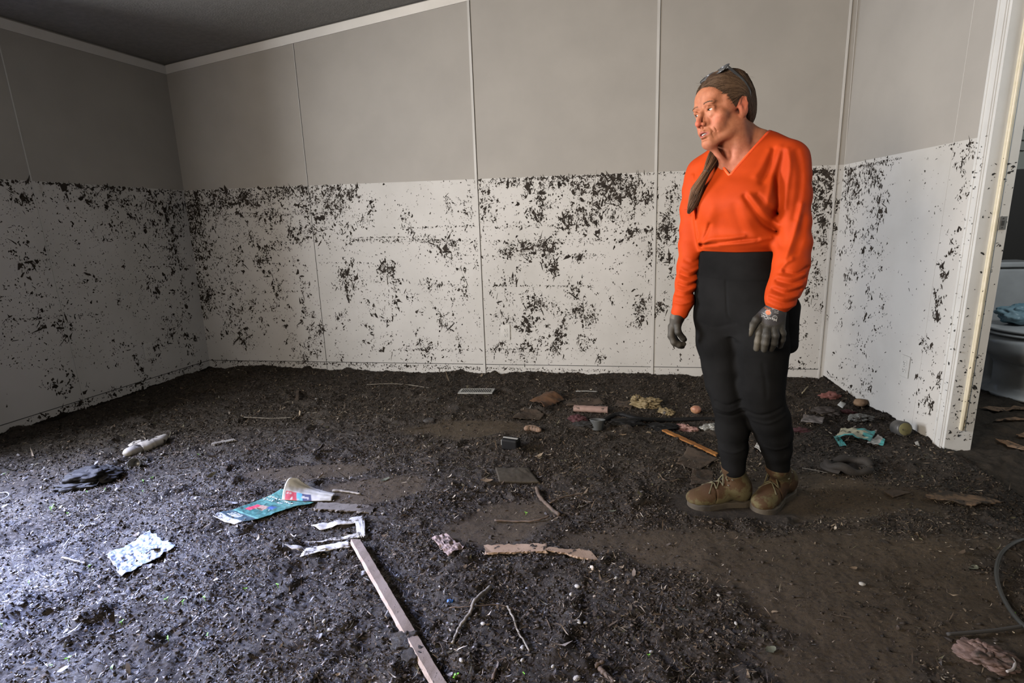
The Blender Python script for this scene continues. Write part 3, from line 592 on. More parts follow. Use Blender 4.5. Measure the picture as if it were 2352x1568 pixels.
# ------------------------------------------------------------------ smooth solid modelling: a distance field and its surface
class Field:
    def __init__(s, lo, hi, h):
        s.lo = np.array(lo, float); s.h = h; s.n = (np.ceil((np.array(hi)-s.lo)/h)+1).astype(int)
        s.ax = [(s.lo[i]+h*np.arange(s.n[i])).astype(np.float32) for i in range(3)]
        s.d = np.full(s.n, .08, np.float32)
    def region(s, lo, hi):
        a = np.clip(np.floor((np.array(lo)-s.lo)/s.h).astype(int), 0, s.n); b = np.clip(np.ceil((np.array(hi)-s.lo)/s.h).astype(int)+1, 0, s.n)
        sl = tuple(slice(a[i], b[i]) for i in range(3))
        return sl, s.ax[0][sl[0]][:, None, None], s.ax[1][sl[1]][None, :, None], s.ax[2][sl[2]][None, None, :]
    def put(s, lo, hi, fn, k=.01, op='u', pad=None):
        pad = (k*1.2+.004) if pad is None else pad
        sl, X, Y, Z = s.region(np.array(lo)-pad, np.array(hi)+pad)
        if min(len(s.ax[i][sl[i]]) for i in range(3)) == 0: return
        d = fn(X, Y, Z); c = s.d[sl]
        if op == 'u':
            h = np.maximum(k-np.abs(c-d), 0); s.d[sl] = np.minimum(c, d)-h*h/(4*max(k, 1e-6))
        elif op == 's':                          # carve d out
            d = -d; h = np.maximum(k-np.abs(c-d), 0); s.d[sl] = np.maximum(c, d)+h*h/(4*max(k, 1e-6))
        elif op == 'i':
            h = np.maximum(k-np.abs(c-d), 0); s.d[sl] = np.maximum(c, d)+h*h/(4*max(k, 1e-6))
        elif op == 'add': s.d[sl] = c+d
    def cap(s, a, b, ra, rb=None, k=.01, op='u', frame=None):
        rb = ra if rb is None else rb
        if frame is not None: a, b = frame(a), frame(b)
        a, b = np.array(a, float), np.array(b, float); r = max(ra, rb); ab = b-a; L2 = float(ab@ab)+1e-12
        def fn(X, Y, Z):
            x, y, z = X-a[0], Y-a[1], Z-a[2]
            t = np.clip((x*ab[0]+y*ab[1]+z*ab[2])/L2, 0, 1)
            return np.sqrt((x-t*ab[0])**2+(y-t*ab[1])**2+(z-t*ab[2])**2)-(ra+t*(rb-ra))
        s.put(np.minimum(a, b)-r, np.maximum(a, b)+r, fn, k, op)
    def ell(s, c, r, k=.01, op='u', M=None, frame=None):
        """ellipsoid, M columns = its axes; frame (origin fn with .M) places it in a local frame"""
        c = np.array(c, float); A = np.eye(3) if M is None else np.array(M)
        if frame is not None: c = frame(c); A = frame.M @ A; r = np.array(r)*frame.s
        r = np.array(r, float); R = float(max(r)); rm = float(min(r))
        ext = np.sqrt(((A*r)**2).sum(1))
        def fn(X, Y, Z):
            x, y, z = X-c[0], Y-c[1], Z-c[2]
            q = [(A[0, i]*x+A[1, i]*y+A[2, i]*z) for i in range(3)]
            k0 = np.sqrt((q[0]/r[0])**2+(q[1]/r[1])**2+(q[2]/r[2])**2); k1 = np.sqrt((q[0]/r[0]**2)**2+(q[1]/r[1]**2)**2+(q[2]/r[2]**2)**2)
            return k0*(k0-1)/np.maximum(k1, 1e-6)
        s.put(c-ext, c+ext, fn, k, op)
    def chain(s, P, R, k=.01, op='u', frame=None):
        for i in range(len(P)-1): s.cap(P[i], P[i+1], R[i], R[i+1], k, op, frame)
    def mesh(s):
        """surface nets"""
        d = s.d; inside = d < 0
        nx, ny, nz = d.shape
        corn = [(i, j, k) for i in (0, 1) for j in (0, 1) for k in (0, 1)]
        sub = lambda A, c: A[c[0]:nx-1+c[0], c[1]:ny-1+c[1], c[2]:nz-1+c[2]]
        cnt = sum(sub(inside, c).astype(np.int8) for c in corn)
        cells = np.argwhere((cnt > 0) & (cnt < 8))
        idx = -np.ones((nx-1, ny-1, nz-1), np.int32); idx[tuple(cells.T)] = np.arange(len(cells))
        acc = np.zeros((len(cells), 3)); num = np.zeros(len(cells))
        D8 = {c: d[cells[:, 0]+c[0], cells[:, 1]+c[1], cells[:, 2]+c[2]] for c in corn}
        for c in corn:
            for ax in range(3):
                if c[ax]: continue
                e = list(c); e[ax] = 1; e = tuple(e); a, b = D8[c], D8[e]; m_ = (a < 0) != (b < 0)
                t = np.where(m_, a/np.where(m_, a-b, 1), 0)
                p = np.zeros((len(cells), 3)); p += np.array(c); p[:, ax] = t
                acc[m_] += p[m_]; num[m_] += 1
        V = s.lo+(cells+acc/num[:, None])*s.h
        F_ = []
        for ax in range(3):
            o1, o2 = [(1, 2), (2, 0), (0, 1)][ax]
            sl0 = [slice(1, -1)]*3; sl0[ax] = slice(0, -1); sl1 = [slice(1, -1)]*3; sl1[ax] = slice(1, None)
            A, B_ = inside[tuple(sl0)], inside[tuple(sl1)]
            for flip in (0, 1):
                m_ = (A & ~B_) if not flip else (~A & B_)
                e = np.argwhere(m_); off = np.ones(3, int); off[ax] = 0; e = e+off
                q = []
                for da, db in ((-1, -1), (0, -1), (0, 0), (-1, 0)):
                    c = e.copy(); c[:, o1] += da; c[:, o2] += db; q.append(idx[c[:, 0], c[:, 1], c[:, 2]])
                q = np.stack(q, -1)
                if flip: q = q[:, ::-1]
                F_.append(q)
        F_ = np.concatenate(F_); F_ = F_[(F_ >= 0).all(1)]
        return V, F_
def relax(V, Fq, n=2, lam=.5):
    """light Laplacian smoothing"""
    E = np.concatenate([Fq[:, [0, 1]], Fq[:, [1, 2]], Fq[:, [2, 3]], Fq[:, [3, 0]]])
    for _ in range(n):
        acc = np.zeros_like(V); c = np.zeros(len(V))
        for a, b in ((0, 1), (1, 0)):
            np.add.at(acc, E[:, a], V[E[:, b]]); np.add.at(c, E[:, a], 1)
        V = V+lam*(acc/np.maximum(c, 1)[:, None]-V)
    return V

# ------------------------------------------------------------------ the person's frame: u to the right of the view, v towards the camera, z up
PB = np.array([.565, 2.02, 0]); _n = PB/np.linalg.norm(PB)
PU, PV = np.array([_n[1], -_n[0], 0]), -_n
PM = np.stack([PU, PV, [0, 0, 1.]], 1)
def toW(P): return np.asarray(P) @ PM.T+PB
def W(px, py, v):
    d = ray(px, py); Q = PB+PV*v; t = ((Q-CAM)@PV)/(d@PV); P = CAM+t*d-PB
    return np.array([P@PU, v, P[2]])
def pmesh(name, fld, mat, parent, relaxn=1, colors=None, zmin=None):
    V, Fq = fld.mesh(); V = relax(V, Fq, relaxn)
    c = colors(V) if colors else None
    return mesh(name, toW(V), Fq[:, ::-1], mat, parent, True, c), V, Fq
# ------------------------------------------------------------------ the woman
M_skin = pm('skin', (1, 1, 1), (.86, .80, .78), 60, .6, .35, 260, .18, attr=True, sss=.12, bdist=.0012)
M_shirt = pm('orange_jersey', (.33, .034, .003), (.27, .026, .0025), 9, .7, .25, 900, .12, bdist=.0006)
M_legg = pm('black_leggings', (.0045, .0045, .0047), (.008, .008, .0083), 7, .9, .3, 700, .04, c3=(.02, .0185, .016), s3=26, w3=.70)
M_glove = pm('glove_knit', (1, 1, 1), (.8, .8, .8), 40, .62, .5, 500, .35, attr=True)
M_boot = pm('work_boot_leather', (.046, .026, .011), (.032, .0155, .0075), 10, .85, .4, 160, .2, c3=(.066, .054, .025), s3=9, w3=.50)
M_sole = pm('boot_sole', (.040, .030, .017), (.018, .014, .010), 14, .8, .5, 120)
M_lace = pm('boot_lace', (.075, .066, .03), (.05, .042, .022), 80, .8)
M_hair = pm('brown_hair', (1, 1, 1), (.7, .66, .62), 6, .55, .4, 200, .15, attr=True)
M_eye = pm('eye_white', (.34, .30, .27), rough=.15)
M_iris = pm('iris', (.045, .04, .03), (.02, .016, .012), 300, .1)
M_teeth = pm('teeth', (.30, .28, .25), rough=.25)
M_lens = pm('glasses_lens', (.10, .11, .12), rough=.15, trans=.7, spec=.12)
M_frame = pm('glasses_frame', (.03, .032, .036), rough=.25)

# --- torso profile: (px_left, px_right, py, v centre, depth radius), silhouette in pixels
TY = math.radians(20)
def stack_sdf(rows, inset=0.0, ang=TY, ex=2.3):
    Z, CU, CV, A, Bd = [], [], [], [], []
    for xl, xr, py, v0, b in rows:
        a, c = W(xl, py, v0), W(xr, py, v0); w_ = (c[0]-a[0])/2; b = b-inset
        w_ = w_-inset; sa = math.sin(ang)*b; aa = math.sqrt(max(w_*w_-sa*sa, .0004))/math.cos(ang)
        Z.append((a[2]+c[2])/2); CU.append((a[0]+c[0])/2); CV.append(v0); A.append(aa); Bd.append(b)
    o = np.argsort(Z); Z, CU, CV, A, Bd = [np.array(q)[o] for q in (Z, CU, CV, A, Bd)]
    zf = np.linspace(Z[0], Z[-1], 80)
    def sm_(q):
        y = np.interp(zf, Z, q); kx = np.hanning(9); kx /= kx.sum(); return np.convolve(np.pad(y, 4, 'edge'), kx, 'valid')
    T = [sm_(q) for q in (CU, CV, A, Bd)]
    def fn(X, Y, Zc):
        z = np.clip(Zc, Z[0], Z[-1]); cu, cv, a, b = [np.interp(z, zf, q) for q in T]
        x, y = X-cu, Y-cv; c, s = math.cos(ang), math.sin(ang)
        p, q = x*c+y*s, -x*s+y*c
        rho = (np.abs(p/a)**ex+np.abs(q/b)**ex)**(1/ex)
        d = (rho-1)*np.minimum(a, b)
        dz = np.maximum(np.maximum(Z[0]-Zc, Zc-Z[-1]), 0)
        return np.sqrt(np.maximum(d, 0)**2+dz**2)+np.minimum(d, 0)*(dz == 0)+0*X
    return fn, (Z[0], Z[-1])
SHIRT = [(1608, 1789, 574, .0, .105), (1603, 1795, 562, .01, .118), (1601, 1797, 535, .015, .122), (1599, 1799, 500, .02, .126), (1597, 1802, 460, .025, .128),
         (1597, 1810, 425, .02, .118), (1598, 1822, 395, .01, .103), (1608, 1824, 368, .0, .088), (1632, 1815, 345, -.01, .072), (1662, 1790, 322, -.02, .055), (1690, 1765, 306, -.03, .045)]
shR, shL = W(1612, 396, -.055), W(1814, 366, .065)

# --- skin: head, face, neck and upper chest in one surface
HC = np.array([-.1240, .048, 1.4262]); HS = 1.0
def head_frame(yaw, pitch, roll):
    y, p, r = [math.radians(q) for q in (yaw, pitch, roll)]
    l = np.array([math.cos(y), math.sin(y), 0]); f = np.array([-math.sin(y)*math.cos(p), math.cos(y)*math.cos(p), -math.sin(p)]); b = -f
    up = np.cross(l, b)
    if up[2] < 0: up = -up
    l2 = l*math.cos(r)+up*math.sin(r); up2 = up*math.cos(r)-l*math.sin(r)
    return np.stack([l2, b, up2], 1)
HM = head_frame(43, 5, 8)
class Frame:
    def __init__(s, o, M, sc=1.0): s.o, s.M, s.s = np.array(o), M, sc
    def __call__(s, p): return s.o+s.M @ (np.array(p, float)*s.s)
    def inv(s, P): return ((np.asarray(P)-s.o) @ s.M)/s.s
hf = Frame(HC, HM, HS)
H = Field((-.30, -.17, 1.10), (.14, .21, 1.60), .0018)
E_, C_ = (lambda c, r, k=.01, op='u', M=None: H.ell(c, r, k, op, M, hf)), (lambda a, b, ra, rb=None, k=.01, op='u': H.cap(a, b, ra, rb, k, op, hf))
E_((0, .020, .048), (.071, .088, .072)); E_((0, -.022, .045), (.064, .060, .062), .02)
E_((0, -.028, -.018), (.057, .054, .075), .02)                       # face core
for s_ in (-1, 1):
    C_((s_*.050, .000, -.040), (s_*.040, -.030, -.068), .016, .014, .02); C_((s_*.040, -.030, -.068), (s_*.012, -.072, -.090), .014, .014, .018)
    E_((s_*.041, -.052, -.014), (.022, .022, .020), .016)             # cheekbone
    E_((s_*.034, -.058, -.042), (.018, .020, .022), .014)
    E_((s_*.027, -.078, .031), (.021, .011, .0085), .009)             # brow
    E_((s_*.058, -.012, .030), (.012, .03, .03), .02)
E_((0, -.081, -.087), (.017, .013, .013), .014)                      # chin
E_((0, -.074, -.058), (.027, .022, .025), .014)                      # muzzle
E_((0, -.062, .052), (.048, .024, .036), .02)                        # forehead
for s_ in (-1, 1):
    E_((s_*.030, -.096, .010), (.0165, .0150, .0120), .010, 's')      # socket
    E_((s_*.0300, -.0700, .0105), (.0150, .0145, .0140), .005)        # lids over the ball
    E_((s_*.0300, -.0850, .0108), (.0125, .0090, .0042), .0012, 's')
    C_((s_*.015, -.083, .0085), (s_*.030, -.0905, .0180), .0020, .0026, .009)
    C_((s_*.030, -.0895, .0180), (s_*.043, -.0765, .0140), .0024, .0016, .008)
    H.chain([(s_*.020, -.0790, -.0010), (s_*.029, -.0790, -.0050), (s_*.039, -.0745, -.0035)], [.0018, .0026, .0018], .012, 'u', hf)       # bag under the eye
C_((0, -.070, .012), (0, -.080, -.026), .0125, .0150, .010)
for s_ in (-1, 1): C_((s_*.008, -.078, -.004), (s_*.014, -.082, -.026), .008, .008, .010)
C_((0, -.081, .022), (0, -.0945, .002), .0068, .0072, .008); C_((0, -.0945, .002), (0, -.1085, -.022), .0072, .0088, .006)
E_((0, -.1090, -.0255), (.0095, .0090, .0082), .006)
for s_ in (-1, 1):
    E_((s_*.0118, -.0960, -.0290), (.0068, .0098, .0068), .005)
    E_((s_*.0062, -.1035, -.0365), (.0034, .0062, .0036), .002, 's')
C_((0, -.097, -.033), (0, -.0945, -.040), .0032, .003, .004)
# lips: slightly parted
C_((-.021, -.0845, -.0580), (-.006, -.0965, -.0525), .0032, .0042, .004); C_((-.006, -.0965, -.0525), (.006, -.0965, -.0525), .0042, .0042, .004); C_((.006, -.0965, -.0525), (.021, -.0845, -.0580), .0042, .0032, .004)
C_((-.020, -.0840, -.0620), (-.006, -.0935, -.0672), .0034, .0050, .004); C_((-.006, -.0935, -.0672), (.006, -.0935, -.0672), .0050, .0050, .004); C_((.006, -.0935, -.0672), (.020, -.0840, -.0620), .0050, .0034, .004)
E_((0, -.096, -.0600), (.0140, .0130, .0030), .002, 's')
E_((0, -.092, -.0765), (.014, .006, .0036), .006, 's')
for s_ in (-1, 1):                                                   # age lines
    H.chain([(s_*.0170, -.0915, -.030), (s_*.0245, -.0850, -.044), (s_*.0290, -.0775, -.058)], [.0012, .0016, .0012], .0045, 's', hf)
    H.chain([(s_*.0345, -.0755, -.046), (s_*.0375, -.0705, -.060), (s_*.036, -.067, -.074)], [.0008, .0012, .0008], .004, 's', hf)
    H.chain([(s_*.0410, -.0680, -.038), (s_*.0455, -.0600, -.055)], [.0007, .0007], .003, 's', hf)
    H.chain([(s_*.0245, -.080, -.062), (s_*.027, -.076, -.076)], [.001, .001], .004, 's', hf)
    for a_ in (-.25, .15, .5): C_((s_*.046, -.070, .009), (s_*(.046+.012*math.cos(a_)), -.056, .009+.012*math.sin(a_)), .0006, .0006, .003, 's')
for zz_ in (.050, .060, .069): H.chain([(q, -.0865+2.2*(abs(q)**2)*3+(.0 if zz_ < .055 else .0045*(zz_-.055)/.01), zz_+.002*math.sin(q*90)) for q in np.linspace(-.030, .030, 5)], [.0006]*5, .003, 's', hf)
# ears
for s_ in (-1, 1):
    Me = rotz(s_*-.30) @ rotx(.22)
    E_((s_*.0745, .012, .004), (.0065, .0165, .0305), .006, 'u', Me)
    E_((s_*.0815, .009, .008), (.0045, .0085, .0165), .004, 's', Me)
    H.chain([(s_*.0745, -.002, .010), (s_*.0790, .006, .031), (s_*.0815, .021, .027), (s_*.0810, .025, .008), (s_*.0765, .015, -.018)], [.0022, .0026, .0026, .0026, .0028], .004, 'u', hf)
    E_((s_*.0735, .004, -.004), (.0055, .0050, .0090), .004)
    E_((s_*.0740, .007, -.021), (.0048, .0070, .0080), .008)
# neck
nb = W(1722, 338, -.015)
H.cap(hf((0, .028, -.030)), nb+[0, -.012, 0], .050, .056, .02)
H.cap(hf((0, -.010, -.070)), nb+[-.012, .020, -.03], .030, .040, .02)
H.cap(hf((.035, .012, -.055)), W(1712, 378, .045), .032, .030, .03); H.cap(hf((.050, .016, -.040)), W(1684, 398, .078), .0110, .0075, .022)           # neck cord on her left
H.cap(hf((-.045, .000, -.050)), W(1664, 392, .082), .0100, .0070, .014)
H.cap(hf((0, -.070, -.088)), W(1671, 386, .070), .010, .010, .02)
H.cap(W(1690, 392, .075), W(1770, 352, .055), .0085, .008, .012); H.cap(W(1664, 395, .076), W(1635, 378, .045), .0075, .007, .012)
H.ell(W(1673, 392, .088), (.010, .008, .008), .008, 's')
fn_b, (zb0, zb1) = stack_sdf(SHIRT, .009)
H.put((-.30, -.17, 1.10), (.14, .21, zb1+.01), fn_b, .022)
H.cap(W(1712, 318, -.03), W(1790, 345, .02), .034, .030, .03)       # trapezius on her left
H.cap(W(1690, 332, -.03), W(1630, 376, -.03), .030, .026, .03)
def skincol(V):
    q = hf.inv(V); n = len(V); base = np.array([.285, .112, .060]); c = np.tile(base, (n, 1))
    def spot(x, y, z, r, col, amt, both=True):
        nonlocal c
        dd = np.sqrt(((np.abs(q[:, 0]) if both else q[:, 0])-x)**2+(q[:, 1]-y)**2+(q[:, 2]-z)**2)
        w_ = amt*np.exp(-(dd/r)**2)[:, None]; c = c*(1-w_)+np.array(col)*w_
    spot(.036, -.068, -.022, .022, (.44, .13, .08), .6); spot(0, -.110, -.026, .013, (.50, .10, .07), .8); spot(.0, -.098, -.0525, .0001, (0, 0, 0), 0)
    spot(.030, -.085, -.004, .010, (.38, .19, .12), .6); spot(.078, .012, .005, .030, (.40, .11, .07), .8)
    lip = (np.abs(q[:, 0]) < .0215) & (q[:, 1] < -.078) & (np.abs(q[:, 2]+.0600) < .0105-.30*np.abs(q[:, 0]))
    c[lip] = (.25, .075, .055)
    mouth = (np.abs(q[:, 0]) < .017) & (np.abs(q[:, 2]+.0600) < .0022) & (q[:, 1] < -.07); c[mouth] = (.10, .02, .015)
    brow = np.exp(-((q[:, 2]-(.0335-6*(np.abs(q[:, 0])-.028)**2))/.0032)**2)*(np.abs(q[:, 0]) > .010)*(np.abs(q[:, 0]) < .048)*(q[:, 1] < -.045)
    w_ = sstep(-.07, -.15, q[:, 2])[:, None]*.7; c = c*(1-w_)+np.array((.36, .135, .09))*w_
    m_ = (.93+.14*fbm(q[:, 0]*60+q[:, 1]*40, q[:, 2]*60, 3, 3)*.6)[:, None]
    return np.clip(c*m_, .01, 1)
person, VH, FH = pmesh('person', H, M_skin, None, 1, skincol)
tag(person, 'woman with brown ponytail in orange long-sleeved shirt and black leggings standing in the mud', 'person')
# eyes with iris and lids already shaped
gaze = np.array([-.30, -1, -.02]); gaze /= np.linalg.norm(gaze)
for s_ in (1, -1):
    c0 = np.array([s_*.0300, -.0712, .0108]); R_ = .0126
    prof = [(R_*math.sin(t), -R_*math.cos(t)) for t in np.linspace(0, math.pi, 20)]
    v, f = lathe(prof, 24); zax = -gaze; xax = np.cross((0, 0, 1.), zax); xax /= np.linalg.norm(xax); yax = np.cross(zax, xax)
    A = np.stack([xax, yax, zax], 1); v = c0+(v @ A.T)
    e = mesh('eye', toW(np.array([hf(p) for p in v])), f, M_eye, person, True)
    prof = [(0, -R_*1.035), (.0022, -R_*1.032), (.0045, -R_*1.0), (.0060, -R_*.90)]
    v, f = lathe(prof, 20); v = c0+(v @ A.T); i_ = mesh('iris', toW(np.array([hf(p) for p in v])), f, M_iris, e, True)
# carve eye openings by letting the ball show: thin lid rims
for s_ in (1, -1):
    up_ = [hf((s_*x, -.0712-math.sqrt(max(.0134**2-(x-.03)**2-(z-.0108)**2, 1e-6)), z)) for x, z in [(.0185, .0100), (.0225, .0138), (.0285, .0160), (.0345, .0150), (.0400, .0105)]]
    v, f = tube(catmull([toW(p) for p in up_], 5), .0011, 6); mesh('eyelid', v, f, pm('lid_skin', (.30, .13, .085), rough=.5), person, True)
def brow_hairs(s_):
    mb = MB(); r = np.random.default_rng(5)
    bvh = BVHTree.FromPolygons([tuple(p) for p in VH], [tuple(int(i) for i in qd) for qd in FH])
    for k in range(70):
        x = r.uniform(.012, .046); z = .0335-6*(x-.028)**2+r.normal(0, .0013); a = -.2+1.0*(x-.012)/.034; P = []
        for t in (0, .5, 1):
            xx, zz = x+.0055*t*math.cos(a), z+.0055*t*(.45-a*.6); o_ = hf((s_*xx, -.16, zz)); h_ = bvh.ray_cast(Vector(o_), Vector(HM[:, 1])); P.append(np.array(h_[0])-HM[:, 1]*.0006 if h_[0] is not None else None)
        if any(p is None for p in P): continue
        v, f = tube(toW(np.array(P)), [.0003, .0003, .0001], 4, False); mb.add(v, f)
    o = mb.build('eyebrow', M_hairb, person, True); o['kind'] = 'stuff'
M_hairb = pm('eyebrow_hair', (.075, .045, .028), rough=.6, spec=.1)
brow_hairs(1); brow_hairs(-1)
tv = []
mb = MB()
for i in range(-3, 4):
    x = i*.0042; p = hf((x, -.0890+x*x*14, -.0572)); v, f = box(0, 0, 0, .0040, .003, .0062, HM @ rotz(-x*25)); mb.add(toW(v+p), f)
mb.build('teeth', M_teeth, person)

# --- shirt
S = Field((-.32, -.22, .66), (.30, .30, 1.42), .0030)
fn_s, (zs0, zs1) = stack_sdf(SHIRT, 0.0)
S.put((-.30, -.2, zs0-.002), (.28, .24, zs1), fn_s, .01)
# bust and belly roll
S.ell(W(1650, 468, .095), (.065, .045, .055), .05); S.ell(W(1730, 466, .125), (.070, .045, .055), .05)
S.ell(W(1700, 548, .085), (.13, .045, .028), .03)
# arms
ARM_R = [(shR, .047), (W(1603, 430, -.045), .050), (W(1594, 480, -.035), .046), (W(1590, 530, -.028), .042), (W(1587, 565, -.022), .041), (W(1582, 610, -.005), .039), (W(1576, 650, .010), .036), (W(1570, 690, .025), .034), (W(1562, 716, .035), .032)]
ARM_L = [(shL, .052), (W(1820, 400, .080), .052), (W(1822, 450, .090), .051), (W(1821, 510, .100), .051), (W(1821, 560, .105), .053), (W(1817, 605, .130), .052), (W(1810, 645, .155), .050), (W(1798, 670, .175), .046), (W(1791, 688, .190), .044)]
for arm in (ARM_R, ARM_L):
    P_ = [np.array(a[0]) for a in arm]; S.chain(P_, [a[1] for a in arm], .02)
S.cap(shR, W(1662, 352, -.03), .046, .040, .035); S.cap(shL, W(1772, 330, .0), .048, .034, .035)
S.cap(W(1800, 400, .04), W(1794, 545, .045), .036, .030, .02); S.cap(W(1606, 420, -.03), W(1604, 556, -.015), .030, .022, .02)
# folds: projected strokes (px) pressed into or raised from the cloth facing the camera
FOLDS = [  # points, amplitude (+ raise), width in px
    ([(1800, 352), (1790, 400), (1786, 450), (1789, 500), (1792, 560)], -.0065, 7), ([(1806, 345), (1812, 380), (1806, 430), (1801, 480)], .006, 5),
    ([(1778, 345), (1766, 385), (1750, 420)], -.006, 6), ([(1792, 340), (1776, 400), (1768, 440), (1760, 470)], .005, 6), ([(1767, 345), (1750, 382), (1735, 405)], .004, 6),
    ([(1712, 452), (1730, 480), (1752, 512), (1785, 532)], -.008, 5), ([(1722, 450), (1742, 475), (1765, 500), (1788, 516)], .006, 5), ([(1740, 450), (1762, 474), (1788, 492)], -.006, 4.5),
    ([(1690, 475), (1698, 505), (1708, 535)], -.0032, 8), ([(1704, 470), (1715, 505), (1735, 545)], .0032, 9), ([(1655, 500), (1650, 520), (1652, 540)], -.0018, 8), ([(1640, 480), (1628, 515), (1618, 545), (1610, 562)], .0028, 8),
    ([(1632, 515), (1622, 540), (1610, 562)], -.006, 4), ([(1612, 558), (1640, 548), (1680, 545), (1710, 540)], .006, 4.5), ([(1612, 563), (1650, 558), (1700, 551), (1740, 548)], -.006, 3.5), ([(1655, 560), (1710, 556), (1770, 545)], .005, 4),
    ([(1600, 470), (1600, 510), (1604, 545), (1609, 565)], -.004, 5), ([(1594, 420), (1598, 460), (1599, 500)], -.0035, 4),
    # left sleeve
    ([(1828, 352), (1836, 400), (1832, 450), (1822, 500)], -.005, 6), ([(1838, 470), (1826, 520), (1812, 560), (1800, 590)], .007, 5), ([(1842, 500), (1836, 540), (1824, 575)], -.005, 6), ([(1850, 610), (1825, 622), (1800, 618)], -.006, 3.5), ([(1845, 622), (1815, 630), (1786, 626)], .005, 3.5), ([(1842, 634), (1812, 642), (1782, 636)], -.006, 3.2), ([(1838, 645), (1806, 652), (1780, 646)], .005, 3.2), ([(1832, 656), (1800, 662), (1774, 654)], -.006, 3.2), ([(1828, 668), (1796, 671), (1768, 664)], .005, 3.4), ([(1826, 678), (1796, 682), (1766, 672)], -.005, 3), ([(1824, 690), (1792, 693), (1763, 682)], .004, 3), ([(1815, 590), (1800, 600), (1790, 612)], .006, 4),
    # right sleeve
    ([(1585, 400), (1590, 440), (1580, 490)], .004, 4), ([(1595, 450), (1590, 500), (1598, 545), (1606, 580)], .004, 4), ([(1560, 620), (1580, 628), (1604, 618)], .005, 3.5), ([(1558, 632), (1580, 639), (1602, 630)], -.006, 3.2), ([(1556, 643), (1578, 650), (1600, 644)], .005, 3.2), ([(1554, 655), (1575, 660), (1598, 652)], -.006, 3.2), ([(1552, 667), (1572, 671), (1594, 664)], .005, 3.4), ([(1550, 680), (1570, 682), (1590, 678)], -.005, 3.2), ([(1548, 697), (1566, 700), (1584, 696)], .004, 3.2), ([(1570, 600), (1586, 606), (1604, 596)], -.004, 4)]
def fold_fn(pts, amp, wpx):
    P_ = catmull([W(x, y, .09)[[0, 2]] for x, y in pts], 6); wd = wpx*.0017
    def fn(X, Y, Z):
        dm = np.full(np.broadcast(X, Z).shape, 1e3, np.float32)
        for a, b in zip(P_[:-1], P_[1:]):
            ab = b-a; L2 = ab@ab+1e-12; t = np.clip(((X-a[0])*ab[0]+(Z-a[1])*ab[1])/L2, 0, 1)
            dm = np.minimum(dm, (X-a[0]-t*ab[0])**2+(Z-a[1]-t*ab[1])**2)
        return -amp*np.exp(-dm/wd**2)*np.ones_like(Y)
    return fn, P_.min(0), P_.max(0), wd
for pts, amp, wpx in FOLDS:
    fn, lo_, hi_, wd = fold_fn(pts, amp, wpx)
    vlo = -.02 if pts[0][0] > 1610 else -.06
    S.put((lo_[0]-3*wd, vlo, lo_[1]-3*wd), (hi_[0]+3*wd, .30, hi_[1]+3*wd), fn, 0, 'add', 0)
sl, X, Y, Z = S.region((-1, -1, 0), (1, 1, 2))                        # faint overall creasing
S.d += (.0012*np.sin(X*42+Z*23+3*np.sin(Z*31))*np.cos(Z*17-X*9+Y*21)).astype(np.float32)
# neck opening: V in front, round at the nape
vA, vB, vC = W(1765, 301, .0)[[0, 2]], W(1677, 400, .1)[[0, 2]], W(1640, 350, .05)[[0, 2]]
def vcut(X, Y, Z):
    def side(a, b):                                                  # signed distance, positive right of a->b
        d = (b-a)/np.linalg.norm(b-a); return (X-a[0])*d[1]-(Z-a[1])*d[0]
    e1 = -side(vA, vB); e2 = -side(vB, vC)                            # inside the V when both are negative
    top = np.maximum(e1, e2); return np.maximum(top, -(Y+.035))+0*X
S.put((-.3, -.06, 1.15), (.2, .3, 1.44), vcut, .002, 's', 0)
S.cap(nb+[.005, -.035, -.02], nb+[-.01, -.02, .12], .062, .075, .004, 's')
# sleeves open at the wrist, body open at the hem
S.put((-.32, -.2, .6), (.3, .3, .75), lambda X, Y, Z: (Z-.70)+0*X+0*Y, .002, 's', 0)
shirt, VS, FS = pmesh('shirt', S, M_shirt, person, 1)
# neckband and hems
bS = BVHTree.FromPolygons([tuple(p) for p in VS], [tuple(int(i) for i in q) for q in FS])
def onsurf(u, z, v=.29, lift=0.0, bvh=bS, dr=(0, -1, 0)):
    h_ = bvh.ray_cast(Vector((u, v, z)), Vector(dr)); return np.array(h_[0])+np.array([0, lift, 0]) if h_[0] is not None else None
band = []
for a, b in ((vA, vB), (vB, vC)):
    for t in np.linspace(0, 1, 14):
        q = a+(b-a)*t; o_ = np.array([.0035, -.0012]) if a is vA else np.array([-.0030, -.0030])
        h_ = onsurf(q[0]+o_[0], q[1]+o_[1], lift=.0005)
        if h_ is not None and h_[1] > -.06: band.append(h_)
M_band = pm('orange_neckband', (.70, .07, .007), (.60, .055, .006), 20, .65, .3, 900)
if len(band) > 4:
    band = np.array(band); v, f = tube(toW(band), .0042, 8, squash=.6, upv=(-PV)); mesh('neckband', v, f, M_band, shirt, True)

